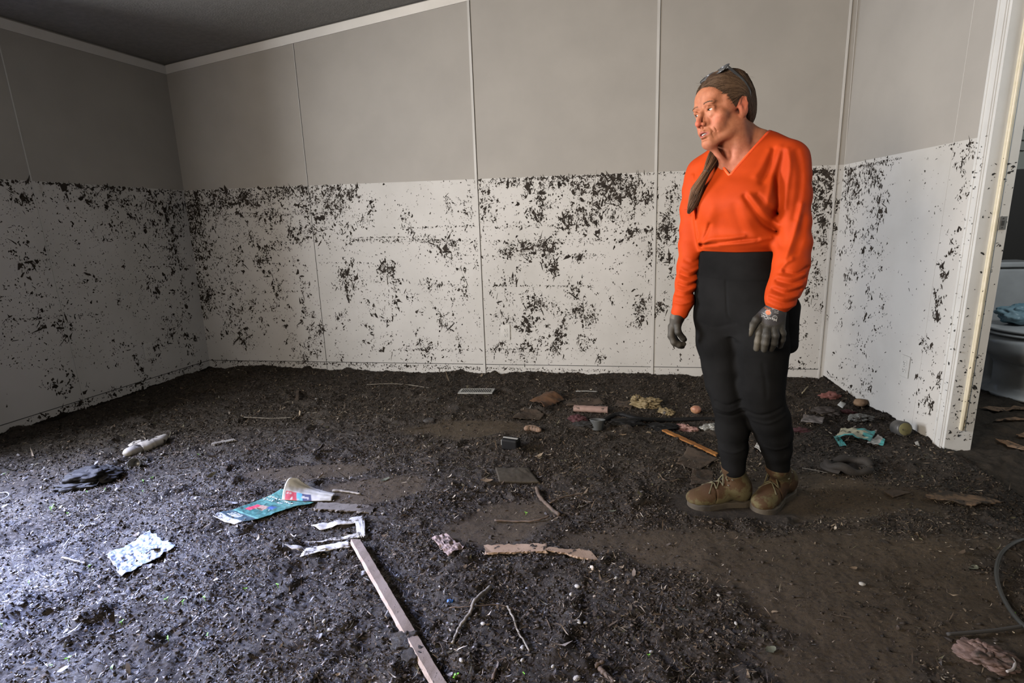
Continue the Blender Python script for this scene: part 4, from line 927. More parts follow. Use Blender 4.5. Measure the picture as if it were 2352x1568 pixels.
# --- leggings
L_ = Field((-.30, -.20, .10), (.26, .24, 1.03), .0032)
PELV = [(1612, 1786, 556, .0, .092), (1608, 1789, 580, .0, .100), (1603, 1796, 610, .0, .108), (1599, 1806, 640, .0, .112), (1595, 1814, 680, .0, .115), (1595, 1814, 715, .0, .112), (1600, 1812, 745, .0, .104), (1614, 1800, 764, .004, .088)]
fn_p, _z = stack_sdf(PELV); L_.put((-.28, -.2, _z[0]), (.24, .22, _z[1]), fn_p, .01)
LEG_R = [(W(1650, 730, -.005), .084), (W(1652, 785, .0), .078), (W(1660, 840, .008), .0700), (W(1664, 880, .012), .0640), (W(1677, 926, .012), .0600), (W(1682, 985, -.005), .0575), (W(1684, 1028, -.01), .0500), (W(1685, 1075, -.012), .0430)]
LEG_L = [(W(1748, 730, .045), .092), (W(1752, 785, .050), .0880), (W(1749, 840, .050), .0800), (W(1749, 880, .048), .0740), (W(1752, 920, .040), .0690), (W(1768, 960, .010), .0660), (W(1777, 995, -.02), .0620), (W(1783, 1028, -.045), .0510), (W(1787, 1070, -.07), .0420)]
for leg in (LEG_R, LEG_L): L_.chain([a[0] for a in leg], [a[1] for a in leg], .022)
L_.ell(W(1744, 905, .085), (.040, .030, .045), .03); L_.ell(W(1668, 918, .050), (.034, .026, .042), .03)
for pts, amp, wpx in [([(1668, 645), (1670, 700), (1674, 725), (1690, 740)], -.003, 2.2), ([(1600, 636), (1660, 643), (1740, 645), (1800, 640)], -.0025, 2.0), ([(1696, 790), (1697, 820), (1700, 870)], -.006, 7), ([(1644, 925), (1670, 932), (1705, 922)], -.004, 3), ([(1642, 940), (1672, 947), (1708, 936)], .003, 3), ([(1646, 955), (1680, 958), (1712, 950)], -.003, 3),
                      ([(1716, 945), (1750, 950), (1795, 938)], -.004, 4), ([(1730, 968), (1765, 972), (1806, 958)], .003, 4), ([(1656, 1046), (1685, 1050), (1708, 1046)], .003, 3), ([(1758, 1040), (1785, 1046), (1812, 1042)], .003, 3), ([(1605, 742), (1640, 752), (1680, 742)], -.002, 4), ([(1752, 830), (1758, 870), (1760, 905)], -.002, 4)]:
    fn, lo_, hi_, wd = fold_fn(pts, amp, wpx); L_.put((lo_[0]-3*wd, -.03, lo_[1]-3*wd), (hi_[0]+3*wd, .25, hi_[1]+3*wd), fn, 0, 'add', 0)
legg, VL, FL = pmesh('leggings', L_, M_legg, person, 1)
# pocket pouch on her left thigh, slim one on the right
G = Field((.02, -.12, .56), (.30, .16, .90), .0035)
for a, b, ra, rb in [(W(1812, 700, .03), W(1812, 792, .045), .034, .030), (W(1818, 705, -.02), W(1808, 790, -.01), .030, .030), (W(1800, 720, .06), W(1798, 785, .07), .03, .028)]: G.cap(a, b, ra, rb, .03)
pmesh('thigh_pocket', G, M_legg, legg, 1)
G = Field((-.28, -.12, .55), (-.08, .10, .88), .004); G.cap(W(1607, 690, -.03), W(1612, 775, -.02), .020, .018, .02); pmesh('thigh_pocket', G, M_legg, legg, 1)

# --- gloves
def glove(name, chains, palm, extra, cuff, lo, hi, colfn, label, wrist=None):
    G = Field(lo, hi, .0014)
    for a, b, ra, rb in palm: G.cap(a, b, ra, rb, .010)
    for P_, R_ in chains: G.chain([np.array(p) for p in P_], R_, .0045)
    for e in extra: G.ell(*e)
    o, V_, F_ = pmesh(name, G, M_glove, person, 1, colfn)
    o['label'] = label; return o, V_, F_
q = lambda x, y, v=.2: W(1700+x/8.7125, 660+y/8.7125, v)
chL = [([q(430, 560, .200), q(330, 650, .215), q(255, 760, .225), q(190, 925, .225)], [.015, .0130, .0118, .0100]),
       ([q(400, 800, .212), q(385, 920, .222), q(360, 1080, .220), q(330, 1220, .210)], [.0130, .0118, .0115, .0104]),
       ([q(535, 850, .218), q(535, 970, .232), q(510, 1110, .228), q(482, 1245, .212)], [.0132, .0120, .0112, .0100]),
       ([q(680, 860, .214), q(705, 960, .226), q(680, 1110, .218), q(620, 1230, .195)], [.0128, .0120, .0112, .0098]),
       ([q(815, 820, .200), q(845, 920, .208), q(835, 1040, .200), q(795, 1170, .178)], [.0120, .0112, .0105, .0092])]
wl = q(735, 330, .192)
palmL = [(wl, q(690, 480, .195), .0290, .0300), (q(520, 520, .196), q(440, 780, .204), .0200, .0160), (q(600, 520, .200), q(560, 820, .208), .0240, .0170), (q(700, 520, .198), q(690, 830, .204), .0240, .0165), (q(790, 520, .190), q(800, 790, .192), .0190, .0150)]
def colL(V):
    P_ = np.array([(-1, -1)]*len(V), float); Wd = toW(V)-CAM; qq = Wd @ CR.T
    px, py = 1176+FPX*qq[:, 0]/qq[:, 2], 784-FPX*qq[:, 1]/qq[:, 2]
    x, y = (px-1700)*8.7125, (py-660)*8.7125
    c = np.tile((.018, .0165, .0135), (len(V), 1)); back = (((x-640)/275)**2+((y-500)/265)**2 < 1) | (y < 420)
    back &= V[:, 1] > .19; c[back] = (.024, .022, .024); c[y < 330+.22*(x-540)] = (.022, .038, .052)
    dust = np.exp(-(((x-330)/90)**2+((y-1100)/220)**2))[:, None]; dust = dust+.8*np.exp(-(((x-200)/60)**2+((y-900)/120)**2))[:, None]+.35*np.exp(-(((x-500)/60)**2+((y-1120)/150)**2))[:, None]
    return c*(1-.8*np.clip(dust, 0, 1))+np.array((.085, .074, .055))*.8*np.clip(dust, 0, 1)
gl, VG, FG = glove('glove', chL, palmL, [], None, (.0, .12, .60), (.15, .27, .86), colL, 'dark grey work glove with white print on the back')
cuffm = W(1786, 694, .19)
r_ = lambda x, y, v=.03: W(1520+x/11.2, 680+y/11.2, v)
chR = [([r_(420, 560, .055), r_(400, 760, .085), r_(420, 920, .095), r_(545, 1080, .080), r_(585, 1115, .070)], [.0150, .0130, .0118, .0105, .0090]),   # thumb, nearest
       ([r_(260, 800, .045), r_(245, 1000, .050), r_(310, 1180, .052), r_(450, 1240, .045), r_(560, 1230, .036)], [.0135, .0125, .0115, .0108, .0095]),
       ([r_(250, 780, .022), r_(240, 1030, .026), r_(330, 1210, .028), r_(450, 1270, .022), r_(530, 1290, .014)], [.0135, .0120, .0112, .0105, .0095]),
       ([r_(270, 760, .000), r_(260, 1010, .002), r_(340, 1190, .002), r_(440, 1265, -.004)], [.0130, .0120, .0110, .0098]),
       ([r_(300, 740, -.020), r_(290, 950, -.020), r_(350, 1110, -.020), r_(440, 1190, -.022)], [.0120, .0110, .0100, .0090])]
palmR = [(r_(430, 430, .032), r_(400, 560, .032), .0250, .0250), (r_(380, 560, .040), r_(290, 820, .042), .0220, .0165), (r_(400, 560, .020), r_(290, 820, .016), .0220, .0160), (r_(420, 540, .005), r_(310, 780, -.008), .0200, .0150), (r_(430, 560, .045), r_(400, 760, .070), .020, .0150)]
def colR(V):
    c = np.tile((.020, .018, .0145), (len(V), 1)); m_ = (V[:, 2] > W(1550, 726, 0)[2]) & (V[:, 0] < W(1552, 730, .03)[0]); c[m_] = (.08, .07, .055)
    dd = np.exp(-((V[:, 1]-.06)/.03)**2)[:, None]*.35; return c*(1-dd)+np.array((.06, .05, .038))*dd
gr, VGR, FGR = glove('glove', chR, palmR, [], None, (-.33, -.07, .54), (-.18, .14, .79), colR, 'dark grey work glove, hand hanging with fingers curled')
# printed words and marks on the back of the left glove
bG = BVHTree.FromPolygons([tuple(p) for p in VG], [tuple(int(i) for i in qd) for qd in FG])
M_white = pm('white_print', (.22, .22, .22), rough=.6); M_orange = pm('orange_print', (.30, .075, .02), rough=.6)
def text_mesh(body, size, bold=0.0):
    cu = bpy.data.curves.new('text', 'FONT'); cu.body = body; cu.size = size; cu.offset = bold; cu.resolution_u = 3
    o = bpy.data.objects.new('text', cu); COL.objects.link(o); dg = bpy.context.evaluated_depsgraph_get()
    me = bpy.data.meshes.new_from_object(o.evaluated_get(dg)); bpy.data.objects.remove(o); bpy.data.curves.remove(cu)
    v = np.array([p.co[:2] for p in me.vertices]) if len(me.vertices) else np.zeros((0, 2)); f = [tuple(p.vertices) for p in me.polygons]
    bpy.data.meshes.remove(me); return v, f
def glove_print(name, body, org, end, hgt, mat, bold=.0, shape=None):
    """baseline from crop pixel org to end; letters grow to the left-hand side (the print hangs upside down)"""
    a, b = np.array(org, float), np.array(end, float); L = np.linalg.norm(b-a); ex = (b-a)/L; ey = np.array([ex[1], -ex[0]])
    v, f = (shape if shape is not None else text_mesh(body, 1, bold))
    if not len(v): return
    w_ = v[:, 0].max()-v[:, 0].min(); hh = v[:, 1].max()-v[:, 1].min()
    P_ = []
    for x, y in v:
        c = a+ex*(x-v[:, 0].min())/w_*L+ey*(y-v[:, 1].min())/hh*hgt
        t = q(c[0], c[1], .26); h_ = bG.ray_cast(Vector(t), Vector((0, -1, 0))); P_.append(np.array(h_[0])+[0, .0006, 0] if h_[0] is not None else q(c[0], c[1], .2))
    mesh(name, toW(P_), f, mat, gl)
glove_print('printed_word', 'MaxiCut', (750, 665), (425, 585), 62, M_white, .012)
glove_print('printed_word', 'ATG', (625, 480), (492, 428), 34, M_orange, .02)
def disc(r0=0, n=28, r1=1.0):
    V2 = [(math.cos(t)*r1, math.sin(t)*r1) for t in np.linspace(0, 2*math.pi, n, endpoint=False)]
    if not r0: return np.array([(0, 0)]+V2), [(0, 1+i, 1+(i+1) % n) for i in range(n)]
    V2 += [(x*r0, y*r0) for x, y in V2]; return np.array(V2), [(i, (i+1) % n, n+(i+1) % n, n+i) for i in range(n)]
glove_print('printed_badge', '', (630, 500), (525, 475), 100, M_orange, shape=disc())
glove_print('printed_ring', '', (640, 505), (512, 473), 122, M_white, shape=disc(.88))
glove_print('printed_ring', '', (765, 605), (665, 580), 100, M_white, shape=disc(.80))
glove_print('printed_badge', '', (745, 605), (685, 590), 50, pm('grey_print', (.07, .07, .07), rough=.6), shape=disc())
glove_print('printed_word', 'CE', (790, 440), (720, 425), 50, M_white, .0)
for a_, b_ in (((780, 500), (650, 470)), ((780, 520), (690, 498)), ((775, 550), (690, 528)), ((640, 410), (530, 372)), ((550, 590), (470, 560)), ((530, 575), (455, 548)), ((700, 465), (640, 448))):
    glove_print('printed_line', '', a_, b_, 8, M_white, shape=(np.array([(0, 0), (1, 0), (1, 1), (0, 1)], float), [(0, 1, 2, 3)]))

# --- boots
M_eyelet = pm('eyelet_metal', (.16, .15, .12), rough=.5, metal=.8)
def boot(heel, toe, top, label, h0=-.012, scale=1.0):
    a, t = np.array(heel, float), np.array(toe, float); f = (t-a); f[2] = 0; Ln = np.linalg.norm(f); f /= Ln; l = np.array([f[1], -f[0], 0])
    M = np.stack([l, f, [0, 0, 1.]], 1); fr = Frame((a[0], a[1], h0), M, 1.0)
    lo = np.minimum(a, t)-.11; hi = np.maximum(a, t)+.11; lo[2] = -.03; hi[2] = .20
    G = Field(lo, hi, .0020); hl = Ln
    G.cap((0, .0, .044), (0, .01, .075), .036, .036, .02, 'u', fr)
    G.ell((0, hl*.88, .034), (.046, .060, .034), .02, 'u', None, fr); G.ell((0, hl*.60, .044), (.040, .065, .040), .02, 'u', None, fr)
    G.cap((0, .02, .07), (0, hl*.66, .048), .038, .032, .03, 'u', fr)
    tp = fr.inv(np.array(top)); G.cap((0, .012, .07), (tp[0]*.9, tp[1], .158), .038, .043, .03, 'u', fr)
    # flat collar cut, ground cut
    G.put(lo, hi, lambda X, Y, Z: (h0+.160-Z)+0*X+0*Y, .006, 's', 0)
    # seam grooves: toe cap and quarter
    G.chain([(-.046, hl*.66, .030), (-.036, hl*.64, .075), (0, hl*.66, .094), (.036, hl*.64, .075), (.046, hl*.66, .030)], [.0022]*5, .004, 's', fr)
    for s_ in (-1, 1):
        G.chain([(s_*.020, hl*.56, .094), (s_*.026, hl*.35, .108), (s_*.026, .062, .160)], [.0022]*3, .004, 's', fr)
        G.chain([(s_*.045, hl*.50, .030), (s_*.043, hl*.40, .060), (s_*.043, hl*.30, .085)], [.0016]*3, .003, 's', fr)
    G.ell((0, .012, .175), (.036, .040, .030), .004, 's', None, fr)
    G.put(lo, hi, lambda X, Y, Z: (Z-(h0+.020))+0*X+0*Y, .002, 's', 0)
    o, Vb, Fb = pmesh('boot', G, M_boot, person, 1); o['label'] = label
    # sole
    G = Field(lo, hi, .0024); zc = .0075
    def solef(X, Y, Z):
        x, y, z = X-fr.o[0], Y-fr.o[1], Z-fr.o[2]; p, q_ = x*l[0]+y*l[1], x*f[0]+y*f[1]
        wv = np.interp(q_, [-.045, 0, hl*.4, hl*.8, hl*1.1], [.034, .041, .036, .051, .047]); cen = np.clip(q_, -.004, hl*.90)
        d2 = np.sqrt(p**2*(.048/wv)**2+(q_-cen)**2)-.049; dz = np.abs(z-zc)-.0155+.0012*np.sin(q_*140)
        return np.maximum(d2, dz)-.001
    G.put(lo, hi, solef, .001); so, _, _ = pmesh('sole', G, M_sole, o, 2)
    # laces
    bb = BVHTree.FromPolygons([tuple(p) for p in Vb], [tuple(int(i) for i in q_) for q_ in Fb])
    def surf(x, y, z, lift=.0025):
        P_ = fr((x, y, z)); c = fr((0, y-.03, .06)); dd = Vector(P_-c); h_ = bb.ray_cast(Vector(c), dd.normalized()); 
        return (np.array(h_[0])+np.array(dd.normalized())*lift) if h_[0] is not None else P_
    def lace(pts, r=.0027):
        v, f_ = tube(toW(catmull(pts, 6)), r, 6); mesh('lace', v, f_, M_lace, o, True)
    rows_ = [(hl*.74, .075), (hl*.62, .09), (hl*.50, .105), (hl*.40, .125), (hl*.33, .145)]
    for (y0, z0), (y1, z1) in zip(rows_[:-1], rows_[1:]):
        lace([surf(-.026, y0, z0-.01), surf(0, (y0+y1)/2, (z0+z1)/2+.02, .004), surf(.026, y1, z1-.01)]); lace([surf(.026, y0, z0-.01), surf(0, (y0+y1)/2, (z0+z1)/2+.02, .0055), surf(-.026, y1, z1-.01)])
    k_ = surf(0, hl*.28, .165, .006)
    lace([surf(-.03, .03, .150), k_, surf(.03, .03, .150)])
    for s_ in (-1, 1):
        lace([k_, k_+M @ np.array([s_*.022, .012, .012]), k_+M @ np.array([s_*.038, .018, -.006]), k_+M @ np.array([s_*.022, .018, -.014]), k_+M @ np.array([0, .004, -.002])], .002)
        lace([k_, k_+M @ np.array([s_*.012, .020, -.012]), k_+M @ np.array([s_*.026, .026, -.045])], .002)
    # eyelet hooks
    for s_ in (-1, 1):
        for y_, z_ in ((hl*.40, .112), (hl*.30, .125), (hl*.20, .142)):
            c = toW(surf(s_*.034, y_, z_-.012, .001)); v, f_ = lathe([(.0012, .0), (.0035, .0), (.004, .001), (.0028, .0022), (.0012, .0016)], 10, c, rotx(.6)); mesh('eyelet', v, f_, M_eyelet, o, True)
    # padded tongue standing above the collar
    G = Field(fr((0, 0, 0))-[.1, .1, 0], fr((0, 0, 0))+[.12, .12, .22], .0025)
    G.cap((-.010, .052, .130), (-.008, .060, .176), .013, .014, .01, 'u', fr); G.cap((.010, .052, .130), (.008, .060, .176), .013, .014, .01, 'u', fr)
    pmesh('tongue', G, M_lace, o, 1)
    return o
hR, tR_ = onz(1702, 1148)-PB, onz(1598, 1154)-PB
hL, tL_ = onz(1803, 1128)-PB, onz(1748, 1166)-PB
pj = lambda P: np.array([P@PU, P@PV, 0])
boot(pj(hR), pj(tR_), W(1684, 1062, -.012), 'tan leather work boot seen from the side with olive laces')
boot(pj(hL), pj(tL_), W(1787, 1062, -.07), 'tan leather work boot pointing at the viewer with olive laces')

# --- hair: combed cap of strands, ponytail over the shoulder
HG = Field(hf((0, 0, .03))-.17, hf((0, 0, .03))+.17, .0022)
HG.ell((0, .024, .050), (.0765, .094, .0790), .01, 'u', None, hf); HG.ell((0, -.015, .062), (.066, .066, .061), .02, 'u', None, hf); HG.ell((0, .060, .005), (.058, .052, .062), .03, 'u', None, hf)
for s_ in (-1, 1): HG.ell((s_*.042, .004, .034), (.0375, .050, .044), .02, 'u', None, hf)
HG.cap(hf((0, .070, -.010)), hf((-.02, .072, -.066)), .042, .026, .02)
HG.ell((0, .032, .108), (.050, .060, .026), .03, 'u', None, hf)
def facecut(X, Y, Z):
    P_ = [X-HC[0], Y-HC[1], Z-HC[2]]; x, y, z = [(P_[0]*HM[0, i]+P_[1]*HM[1, i]+P_[2]*HM[2, i])/HS for i in range(3)]
    # hairline: forehead plane, temples, sideburn in front of the ear
    ax_ = np.abs(x); line = -.010+.0*x
    yb = np.where(z > .015, -.036, -.036+1.6*(.015-z)); yb = np.minimum(yb, .004)
    d = np.maximum((z-(.081-15*x*x))*.8, y-yb)                        # below the hairline and before the ear is face
    ear = np.sqrt(((y-.010)/.0165)**2+((z+.000)/.033)**2)-1; ear = np.where(ax_ > .05, ear*.02, 1)
    return np.minimum(d, ear)
HG.put(hf((0, 0, 0))-.2, hf((0, 0, 0))+.2, facecut, .006, 's', 0)
def haircol(V):
    q_ = hf.inv(V); c = np.tile((.050, .030, .019), (len(V), 1)); w_ = (sstep(-.0, -.08, q_[:, 1])*.6)[:, None]; return c*(1-w_)+np.array((.08, .05, .032))*w_
hair, VHr, FHr = pmesh('hair', HG, M_hair, person, 2, haircol)
bHr = BVHTree.FromPolygons([tuple(p) for p in VHr], [tuple(int(i) for i in q_) for q_ in FHr])
rs = np.random.default_rng(21)
def strands(paths, rad, cols, name, parent, n=4):
    V_, F_, Cc = [], [], []
    for p, r0, c in zip(paths, rad, cols):
        k = len(p); r_s = r0*np.sin(np.linspace(.06, math.pi-.06, k))**.6
        v, f = tube(p, r_s, n, False); o_ = len(V_)*0+sum(len(a) for a in V_); V_.append(np.array(v)); F_ += [tuple(i+o_ for i in t_) for t_ in f]; Cc.append(np.tile(c, (len(v), 1)))
    return mesh(name, np.vstack(V_), F_, M_hair, parent, True, np.vstack(Cc))
paths, rad, cols = [], [], []
for i in range(1900):
    side = rs.random() < .72; s_ = 1 if side else -1
    t = rs.random()
    # start points along the hairline from crown parting down to the temple, end at the gathered nape
    x0 = s_*(.004+.060*t)+rs.normal(0, .003); z0 = .087-15*x0*x0+rs.normal(0, .003)+abs(rs.normal(0, .02))*(rs.random() < .5); y0 = -.070+13*x0*x0+rs.normal(.0, .004)
    e = np.array([s_*.030-.010+rs.normal(0, .008), .078+rs.normal(0, .01), -.035+rs.normal(0, .012)])
    a = np.array([x0, y0, z0])-[0, .02, .035]; b = e-[0, .02, .035]; la, lb = np.linalg.norm(a), np.linalg.norm(b)
    A_, B_ = a/la, b/lb; mid = np.array([s_*1.0, .15, .30+.35*(1-t)]); pts = []
    if i % 4 == 0: x0 = rs.normal(0, .035); a = np.array([x0, rs.uniform(-.03, .06), .118])-[0, .02, .035]; A_ = a/np.linalg.norm(a)
    elif i % 7 == 0:
        a = np.array([s_*.068, rs.uniform(-.045, -.010), rs.uniform(.004, .045)])-[0, .02, .035]; A_ = a/np.linalg.norm(a); mid = np.array([s_*1.0, .10, .22])
    lift = rs.uniform(.0002, .0034); wav = rs.normal(0, .05); ph = rs.uniform(0, 6)
    for u_s in np.linspace(0, 1, 13):
        d_ = A_*(1-u_s)**2+2*u_s*(1-u_s)*mid*.9+B_*u_s**2; d_ = d_+np.array([0, 0, wav*math.sin(u_s*5+ph)]); d_ /= np.linalg.norm(d_)
        o_ = hf((0, .02, .035)); dw = HM @ d_; h_ = bHr.ray_cast(Vector(o_+dw*.2), Vector(-dw))
        if h_[0] is None or (np.array(h_[0])-o_)@dw < .058:
            if pts: break
            continue
        pts.append(np.array(h_[0])+dw*lift)
    if len(pts) > 6:
        paths.append(toW(np.array(pts))); rad.append(rs.uniform(.0007, .0014)); g = rs.random()**1.5; w_ = max(0, 1-abs(y0+.05)/.06)
        cols.append(np.array((.045, .027, .017))*(1-g)+np.array((.115, .074, .047))*g*(.6+.6*w_))
strands(paths, rad, cols, 'combed_strands', hair)['kind'] = 'stuff'
paths, rad, cols = [], [], []                    # flyaway hairs
for i in range(16):
    a = rs.uniform(-1.2, 2.6); base = hf((rs.normal(0, .03), .03+.09*math.cos(a+1.2)*.9, .05+.075*math.sin(abs(a)*.6+.6)))
    h_ = bHr.find_nearest(Vector(base)); p0 = np.array(h_[0]); nn = np.array(h_[1]); dr = nn+rs.normal(0, .8, 3); dr /= np.linalg.norm(dr)
    cv = rs.normal(0, 1, 3); L = rs.uniform(.010, .026); paths.append(toW(np.array([p0+dr*L*t+cv*L*.4*t*t for t in np.linspace(0, 1, 7)]))); rad.append(.00022); cols.append((.07, .048, .034))
strands(paths, rad, cols, 'loose_hairs', hair)['kind'] = 'stuff'
# ponytail over her right shoulder
pc = [(W(1652, 338, .02), .012), (W(1641, 352, .055), .017), (W(1634, 372, .085), .018), (W(1623, 395, .108), .0115), (W(1612, 415, .122), .0135), (W(1601, 437, .128), .020), (W(1595, 458, .125), .0185), (W(1588, 476, .118), .013), (W(1581, 490, .112), .005)]
cp = catmull([p for p, _ in pc], 6); cr = np.interp(np.linspace(0, 1, len(cp)), np.linspace(0, 1, len(pc)), [r for _, r in pc])
v, f = tube(toW(cp), cr*.86, 14); pony = mesh('ponytail', v, f, M_hair, person, True, np.tile((.038, .022, .014), (len(v), 1)))
paths, rad, cols = [], [], []
for i in range(170):
    th = rs.uniform(0, 2*math.pi); tw = rs.normal(1.2, .3); k0 = rs.integers(0, 8); k1 = len(cp)-rs.integers(0, 9); rr = rs.uniform(.85, 1.03); pts = []
    for j in range(k0, k1, 2):
        T = cp[min(j+1, len(cp)-1)]-cp[max(j-1, 0)]; T /= np.linalg.norm(T); a = np.cross(T, (0, 1, 0)); a /= np.linalg.norm(a); b = np.cross(a, T); ang = th+tw*j/len(cp)*2
        pts.append(cp[j]+cr[j]*rr*(math.cos(ang)*a+math.sin(ang)*b))
    pts = np.array(pts)
    if i % 6 == 0 and len(pts) > 3: pts[-1] += rs.normal(0, .007, 3)
    paths.append(toW(pts)); rad.append(rs.uniform(.0007, .0014)); g = rs.random(); cols.append(np.array((.035, .02, .013))*(1-g)+np.array((.15, .08, .045))*g)
strands(paths, rad, cols, 'ponytail_strands', pony)['kind'] = 'stuff'
v, f = tube(toW(cp[17:20]+0), [.0125, .0130, .0125], 14); mesh('hair_tie', v, f, pm('hair_tie', (.02, .015, .012), rough=.6), pony, True)

# --- glasses pushed up on the head
def hs(x, y, z, lift=.004):
    o_ = hf((0, .02, .035)); P_ = hf((x, y, z)); d_ = P_-o_; d_ /= np.linalg.norm(d_); h_ = bHr.ray_cast(Vector(o_), Vector(d_)); 
    return (np.array(h_[0])+d_*lift) if h_[0] is not None else P_
gla = empty('eyeglasses', toW(hf((0, -.02, .14))), 'dark-rimmed glasses pushed up on top of her head', 'glasses')
gc = hf((0, -.018, .1330)); gy = HM @ (rotx(.62) @ np.array([0, -1., 0])); gx = HM @ np.array([1., 0, 0]); gz = np.cross(gx, gy)
lens_out = []
for s_ in (-1, 1):
    c = gc+gx*s_*.0335; ring = []
    for t in np.linspace(0, 2*math.pi, 26, endpoint=False):
        ct, st = math.cos(t), math.sin(t); rx_, ry_ = .0265, .0200; ring.append(c+gx*rx_*np.sign(ct)*abs(ct)**.8+gy*ry_*np.sign(st)*abs(st)**.8)
    R2 = toW(np.array(ring+[ring[0], ring[1]])); v, f = tube(R2, .0017, 6, False); mesh('rim', v, f, M_frame, gla, True)
    up_n = toW(gz)-PB; LV = [toW(c+gz*.0010)]+[toW(p+gz*.0006) for p in ring]+[toW(c-gz*.0010)]+[toW(p-gz*.0006) for p in ring]; n_ = 26
    F_ = [(0, 1+i, 1+(i+1) % n_) for i in range(n_)]+[(n_+1, n_+2+(i+1) % n_, n_+2+i) for i in range(n_)]+[(1+i, n_+2+i, n_+2+(i+1) % n_, 1+(i+1) % n_) for i in range(n_)]
    mesh('lens', LV, F_, M_lens, gla, True)
    h0 = gc+gx*s_*.062+gy*.004; path = [h0, hs(s_*.070, .008, .110, .006), hs(s_*.078, .025, .085, .004), hs(s_*.084, .040, .050, .003), hs(s_*.084, .050, .028, .002)]
    v, f = tube(toW(catmull(path, 6)), .0022, 6, squash=2.0); mesh('temple_arm', v, f, M_frame, gla, True)
v, f = tube(toW(catmull([gc-gx*.009, gc+gy*.004, gc+gx*.009], 5)), .0018, 6); mesh('bridge', v, f, M_frame, gla, True)
# ------------------------------------------------------------------ things lying in the mud
from mathutils import noise as mnoise
def mud_soft(x, y):
    s = 0
    for dx, dy in ((0, 0), (.03, 0), (-.03, 0), (0, .03), (0, -.03), (.022, .022), (-.022, -.022), (.022, -.022), (-.022, .022)): s = s+mud_h(x+dx, y+dy)
    return s/9
def gz(x, y): return float(mud_h(np.array([x]), np.array([y]))[0])
def G_(px, py, lift=0.0):
    """point on the mud under a pixel"""
    P = onz(px, py, 0)
    for _ in range(4): P = onz(px, py, gz(P[0], P[1])+lift)
    return P
def sheet(name, corners, mat, amp=.008, nx=26, ny=18, thick=.0015, lift=.006, freq=14, seed=1, parent=None, curl=0.0, rag=.0, ridge=False, colf=None, bow=0.0, follow=1.0):
    """crumpled sheet over four ground corners (px): a b c d around"""
    c = [G_(*p) for p in corners]; V = []; r = np.random.default_rng(seed)
    s = np.linspace(0, 1, nx); t = np.linspace(0, 1, ny); S_, T_ = np.meshgrid(s, t)
    edge = np.minimum(np.minimum(S_, 1-S_), np.minimum(T_, 1-T_))
    if rag:
        S_ = S_+rag*vnoise(S_*7+seed, T_*7, seed)*(edge < .12); T_ = T_+rag*vnoise(S_*7, T_*7+seed, seed+5)*(edge < .12)
    P = (1-T_)[..., None]*((1-S_)[..., None]*c[0]+S_[..., None]*c[1])+T_[..., None]*((1-S_)[..., None]*c[3]+S_[..., None]*c[2])
    base = (1-T_)*((1-S_)*c[0][2]+S_*c[1][2])+T_*((1-S_)*c[3][2]+S_*c[2][2]); g = mud_soft(P[..., 0], P[..., 1])
    n1 = fbm(P[..., 0]*freq+seed, P[..., 1]*freq, seed, 3)
    if ridge: n1 = 1-np.abs(n1)*1.6
    P[..., 2] = follow*g+(1-follow)*base+lift+amp*n1+curl*(2*S_-1)**2+bow*np.sin(T_*math.pi)
    top = P.reshape(-1, 3); bot = top-[0, 0, thick]; i = np.arange(nx*ny).reshape(ny, nx)
    q = np.stack([i[:-1, :-1], i[:-1, 1:], i[1:, 1:], i[1:, :-1]], -1).reshape(-1, 4); N_ = nx*ny
    F_ = [tuple(a) for a in q]+[tuple(a[::-1]+N_) for a in q]
    rim = list(i[0, :])+list(i[1:, -1])+list(i[-1, -2::-1])+list(i[-2:0:-1, 0])
    F_ += [(rim[k], rim[k]+N_, rim[(k+1) % len(rim)]+N_, rim[(k+1) % len(rim)]) for k in range(len(rim))]
    n_up = np.cross(c[1]-c[0], c[3]-c[0])[2]
    if n_up < 0: F_ = [f[::-1] for f in F_]
    cl = colf(S_.ravel(), T_.ravel()) if colf is not None else None
    return mesh(name, np.vstack([top, bot]), F_, mat, parent, True, np.vstack([cl, cl]) if cl is not None else None)
def blob(name, px, py, rx, ry, rz, mat, seed=1, amp=.25, freq=2.2, yaw=0, lift=0.0, parent=None, n=40, crease=.0, sink=.35, at=None):
    """rounded or crumpled lump resting on the mud; radii in metres"""
    c = G_(px, py) if at is None else np.array(at)
    th, ph = np.meshgrid(np.linspace(0, 2*np.pi, n, endpoint=False), np.linspace(.02, np.pi-.02, n//2))
    X, Y, Z = np.sin(ph)*np.cos(th), np.sin(ph)*np.sin(th), np.cos(ph)
    P3 = np.stack([X, Y, Z], -1).reshape(-1, 3); R_ = np.empty(len(P3))
    for i_, p_ in enumerate(P3):
        q_ = Vector(p_)*freq*.62+Vector((seed*3.1, seed*1.7, 0)); R_[i_] = 1+amp*1.3*(mnoise.noise(q_)+.5*mnoise.noise(q_*2.1))
        if crease: R_[i_] -= crease*.75*(1-abs(mnoise.noise(q_*1.5+Vector((9, 0, 4))))*2.2)**3*.6+crease*.30*abs(mnoise.noise(q_*3.7))
    R_ = R_.reshape(X.shape)
    V = np.stack([X*R_*rx, Y*R_*ry, Z*R_*rz], -1).reshape(-1, 3) @ rotz(yaw).T; V = V+c+[0, 0, rz*(1-sink)+lift]
    m_ = n//2; F_ = [(i*n+j, i*n+(j+1) % n, (i+1)*n+(j+1) % n, (i+1)*n+j)[::-1] for i in range(m_-1) for j in range(n)]
    F_ += [tuple(range(n)), tuple((m_-1)*n+j for j in range(n-1, -1, -1))]
    return mesh(name, V, F_, mat, parent, True)
